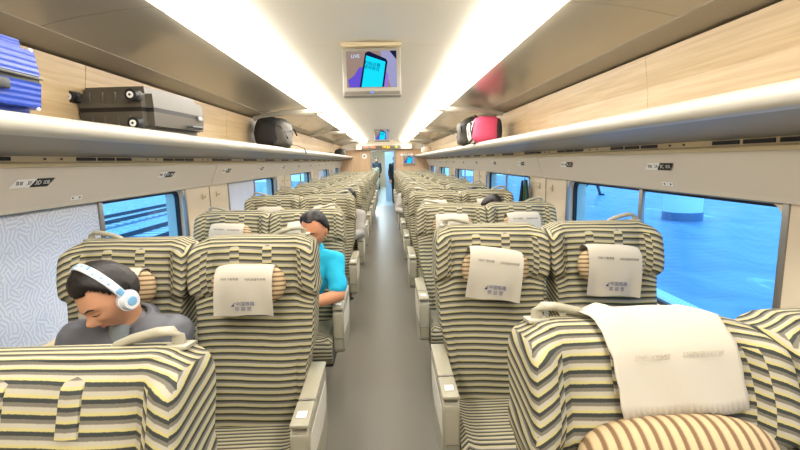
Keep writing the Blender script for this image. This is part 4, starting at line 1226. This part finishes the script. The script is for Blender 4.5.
# man in the polo shirt
o = Vector((-.50, 2.80, 0))
J = dict(hip=(-.12, .03, .53), waist=(-.07, .03, .66), chest=(.0, .05, .81), neck=(.03, .04, .985), sh=[(-.165, .03, .915), (.21, .03, .915)],
         el=[(-.22, -.10, .68), (.245, -.10, .715)], wr=[(-.14, -.32, .70), (.03, -.26, .70)],
         kn=[(-.22, -.44, .52), (.02, -.44, .52)], an=[(-.22, -.42, .085), (.02, -.42, .085)], hand_d=[(.6, -.5, .2), (-.8, -.5, .1)])
body2, Mh2 = person('middle-aged man in a bright turquoise polo shirt and black trousers, looking down', o, J, ((.105, -.06, 1.135), -18, 22, 4), M_skin2, ('polo_shirt', M_polo), sleeves='short', voxel=.006, thin_hair=True, hair_z=.13)


# passenger in a pale shirt, fifth row left
o = Vector((-.51, 5.24, 0))
person('passenger in a pale shirt, head bowed, at the aisle behind the turquoise polo shirt', o, seat_joints(.04, dict(el=[(-.2, -.1, .68), (.26, -.10, .71)], wr=[(-.1, -.34, .68), (.10, -.30, .70)], sh=[(-.12, 0, .91), (.25, 0, .91)], neck=(.08, 0, .97), chest=(.06, 0, .81), hip=(-.13, .02, .53), kn=[(-.26, -.46, .52), (-.04, -.46, .52)], an=[(-.26, -.44, .085), (-.04, -.44, .085)])), ((.115, -.05, 1.11), 10, 30, 5), M_skin2, ('shirt', M_wht), hair_len=.6, voxel=.009)
# right side window passengers
o = Vector((1.08, 4.13, 0))
person('passenger in grey sitting by the second right window, only forehead and hair in view', o, seat_joints(.02, dx=-.05), ((-.04, -.05, 1.085), 25, 15, 14), M_skin, ('shirt', M_jkt), hair_len=.5, voxel=.009)
o = Vector((1.14, 5.30, 0))
person('passenger by the window further back, only black hair in view on the right', o, seat_joints(.03, dx=-.06), ((-.06, -.06, 1.085), 10, 35, 0), M_skin, ('shirt', M_navy), hair_len=.6, voxel=.009)
o = Vector((.50, 7.62, 0))
person('passenger in pale clothes right of the aisle with elbow over the armrest', o, seat_joints(.02, dict(el=[(-.26, -.12, .70), (.22, -.1, .68)], wr=[(-.12, -.34, .69), (.11, -.34, .68)], sh=[(-.2, 0, .91), (.17, 0, .91)])), ((-.0, -.03, 1.10), -5, 30, 0), M_skin, ('shirt', M_wht), hair_len=.6, voxel=.010)

# ------------------------------------------------------------------ vestibule and the next coach
V0, V1, W1 = YB+.08, 17.3, 27.0
M_vw = mat('vestibule_wall', rgb(176, 204, 224), .35); M_vf = mat('blue_grey_floor', rgb(160, 178, 184), .3)
bm = bmesh.new(); box(bm, (0, (V0+W1)/2, -.05), (3.2, W1-V0, .1)); o = struct('floor.001', bm, M_vf)
bm = bmesh.new(); box(bm, (-1.15, (V0+V1)/2, 1.1), (1.3, V1-V0-.02, 2.2)); struct('wall_vestibule_left', bm, M_vw); bm = bmesh.new(); box(bm, (1.25, (V0+V1)/2, 1.1), (.8, V1-V0-.02, 2.2)); struct('wall_vestibule_right', bm, M_vw)
bm = bmesh.new(); box(bm, (.80, V1+.04, 1.1), (1.56, .08, 2.2)); box(bm, (-1.05, V1+.04, 1.1), (1.1, .08, 2.2)); box(bm, (-.25, V1+.04, 2.06), (.54, .08, .2)); struct('wall_partition', bm, M_vw)
bm = bmesh.new(); box(bm, (-1.60, (V1+W1)/2, 1.1), (.1, W1-V1-.1, 2.2)); box(bm, (1.60, (V1+W1)/2, 1.1), (.1, W1-V1-.1, 2.2)); box(bm, (0, W1, 1.1), (3.3, .1, 2.2)); struct('wall_next_coach', bm, M_wall)
bm = bmesh.new(); box(bm, (0, (V0+W1)/2, 2.25), (3.3, W1-V0, .06)); struct('ceiling.001', bm, M_ceil)
for i, (x, y, l, lab) in enumerate(((-.05, 16.3, .9, 'square cool white ceiling light in the vestibule'), (-.5, 21.5, 7, 'long cool white ceiling light in the next coach'))):
    t = thing('ceiling_light', lab, 'ceiling light', (x, y, 2.21))
    bm = bmesh.new(); box(bm, (0, 0, 0), (.3, l, .02), .004); obj('light_diffuser', bm, emis('cool_diffuser', (.70, .88, 1, 1), 26), t)
    bm = bmesh.new(); box(bm, (0, 0, .012), (.34, l+.04, .012), .003); obj('light_frame', bm, M_white, t)
src = protos[(-1, 'aisle')]
for i in range(6):
    t = copy_tree(src); t.location = (-.605, 18.3+1.16*i, 0)
    t['label'] = 'seat left of the aisle in the next coach, %s row behind the doorway' % ORD[i+1]; t['group'] = 'seats in the next coach'
def stand(hipz=.92):
    return dict(hip=(0, 0, hipz), waist=(0, 0, 1.06), chest=(0, 0, 1.24), neck=(0, .0, 1.45), sh=[(-.18, 0, 1.38), (.18, 0, 1.38)], el=[(-.23, .02, 1.10), (.23, .02, 1.10)], wr=[(-.2, -.12, .88), (.2, -.12, .88)], kn=[(-.09, 0, .5), (.09, 0, .5)], an=[(-.10, .02, .085), (.10, .02, .085)])
person('standing passenger in black at the right side of the end doorway', Vector((.40, 16.3, 0)), stand(), ((0, -.02, 1.60), 30, 10, 0), M_skin, ('jacket', mat('black_clothes', rgb(28, 28, 32), .8)), hair_len=.6, voxel=.012)
person('person in navy walking down the aisle of the next coach', Vector((-.47, 24.4, 0)), stand(), ((0, -.02, 1.60), 0, 10, 0), M_skin, ('jacket', M_navy), hair_len=.6, voxel=.012)

# ------------------------------------------------------------------ outside, right: platform
def plat_mat():
    m = mat('platform_paving', rgb(120, 150, 175), .45, spec=.3); nt = m.node_tree; b = nt.nodes['Principled BSDF']; L = nt.links.new
    tc = nt.nodes.new('ShaderNodeTexCoord'); mp = nt.nodes.new('ShaderNodeMapping'); mp.inputs['Scale'].default_value = (.9, .35, 1); L(tc.outputs['Object'], mp.inputs[0])
    n = nt.nodes.new('ShaderNodeTexNoise'); n.inputs['Scale'].default_value = 1.6; n.inputs['Detail'].default_value = 8; n.inputs['Distortion'].default_value = 1.2; L(mp.outputs[0], n.inputs['Vector'])
    cr = nt.nodes.new('ShaderNodeValToRGB'); cr.color_ramp.elements[0].position = .35; cr.color_ramp.elements[0].color = rgb(94, 124, 150); cr.color_ramp.elements[1].position = .66; cr.color_ramp.elements[1].color = rgb(116, 146, 170); e_ = cr.color_ramp.elements.new(.70); e_.color = rgb(160, 190, 205)  # the palest stop paints streaks of reflected light into the paving colour
    L(n.outputs['Fac'], cr.inputs[0]); L(cr.outputs[0], b.inputs['Base Color'])
    return m
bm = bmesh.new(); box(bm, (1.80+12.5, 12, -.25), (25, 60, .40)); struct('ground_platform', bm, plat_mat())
def tac():
    m = mat('tactile_paving', rgb(220, 228, 232), .6); nt = m.node_tree; b = nt.nodes['Principled BSDF']; L = nt.links.new
    tc = nt.nodes.new('ShaderNodeTexCoord'); br = nt.nodes.new('ShaderNodeTexBrick'); br.inputs['Scale'].default_value = 9; br.inputs['Mortar Size'].default_value = .03
    br.inputs['Color1'].default_value = rgb(226, 232, 235); br.inputs['Color2'].default_value = rgb(214, 224, 230); br.inputs['Mortar'].default_value = rgb(120, 160, 190); br.offset = .5
    L(tc.outputs['Object'], br.inputs['Vector']); L(br.outputs['Color'], b.inputs['Base Color']); return m
bm = bmesh.new(); box(bm, (2.97, 12, -.045), (.62, 60, .02)); o = struct('ground_tactile_strip', bm, tac())
M_col = mat('pale_column', rgb(215, 232, 240), .4); M_colb = mat('column_base_blue', rgb(84, 112, 140), .4)
for i, y in enumerate((10.6, 22)):
    t = thing('platform_column', ['round pale platform column with a darker base seen through the right window', 'round platform column further along the platform'][i], 'column', (7.35, y, -.05), 'platform columns')
    bm = bmesh.new(); cyl(bm, (0, 0, .2), (0, 0, 4.2), .42, n=40); obj('shaft', bm, M_col, t)
    bm = bmesh.new(); cyl(bm, (0, 0, 0), (0, 0, .2), .44, n=40); obj('column_base', bm, M_colb, t)
J = stand(.92); J['kn'] = [(-.09, -.20, .52), (.09, .10, .50)]; J['an'] = [(-.10, -.34, .085), (.10, .38, .16)]
b_ = person('person in dark trousers striding across the platform outside the right window', Vector((0, 0, 0)), J, ((0, -.02, 1.60), 0, 0, 0), M_skin, ('jacket', M_navy), trousers=mat('dark_blue_trousers', rgb(40, 48, 70), .8), hair_len=.6, voxel=.014)[0]
b_.location = (8.5, 18.0, -.05); b_.rotation_euler.z = R(70)

# outside, left: ballast, sleepers and rails
def ballast():
    m = mat('ballast', rgb(120, 128, 134), .9); nt = m.node_tree; b = nt.nodes['Principled BSDF']; L = nt.links.new
    n = nt.nodes.new('ShaderNodeTexNoise'); n.inputs['Scale'].default_value = 14; n.inputs['Detail'].default_value = 8; tc = nt.nodes.new('ShaderNodeTexCoord'); L(tc.outputs['Object'], n.inputs['Vector'])
    cr = nt.nodes.new('ShaderNodeValToRGB'); cr.color_ramp.elements[0].position = .4; cr.color_ramp.elements[0].color = rgb(110, 130, 142); cr.color_ramp.elements[1].position = .6; cr.color_ramp.elements[1].color = rgb(190, 205, 212)
    L(n.outputs['Fac'], cr.inputs[0]); L(cr.outputs[0], b.inputs['Base Color']); return m
bm = bmesh.new(); box(bm, (-21, 20, -1.25), (39, 90, .3)); struct('ground_ballast', bm, ballast())
M_rail = mat('rail_steel', rgb(60, 70, 80), .4, .5); M_slp = mat('concrete_sleeper', rgb(206, 214, 218), .8); M_rdk = mat('rail_bed_dark', rgb(96, 112, 126), .9)
for i, x in enumerate((-4.6, -8.8, -13.4)):
    t = thing('railway_track', 'railway track outside the left windows, %s from the train' % ORD[i+1], 'track', (x, 15, -1.1), 'railway tracks')
    bm = bmesh.new()
    for k in range(66): box(bm, (0, -20+k*.62, .03), (2.5, .26, .10), .01)
    sl = obj('sleepers', bm, M_slp, t, smooth=False); sl['kind'] = 'stuff'
    bm = bmesh.new(); box(bm, (0, 0, -.0), (3.0, 42, .06)); obj('track_bed', bm, M_rdk, t)
    for q in (-.75, .75):
        bm = bmesh.new(); extrude_profile(bm, [(q-.07, .08), (q+.07, .08), (q+.02, .11), (q+.02, .2), (q+.036, .21), (q+.036, .25), (q-.036, .25), (q-.036, .21), (q-.02, .2), (q-.02, .11)], -20, 21); obj('rail', bm, M_rail, t, smooth=False)

# ------------------------------------------------------------------ light
w = bpy.data.worlds.new('sky'); bpy.context.scene.world = w; w.use_nodes = True
bg = w.node_tree.nodes['Background']; bg.inputs[0].default_value = (.40, .68, 1.0, 1); bg.inputs[1].default_value = 2.9
sc = bpy.context.scene
sc.view_settings.view_transform = 'Standard'; sc.view_settings.look = 'None'; sc.view_settings.gamma = 1; sc.view_settings.use_curve_mapping = False
sc.view_settings.exposure = 0.35
sc.cycles.max_bounces = 10; sc.cycles.diffuse_bounces = 5; sc.cycles.transparent_max_bounces = 12
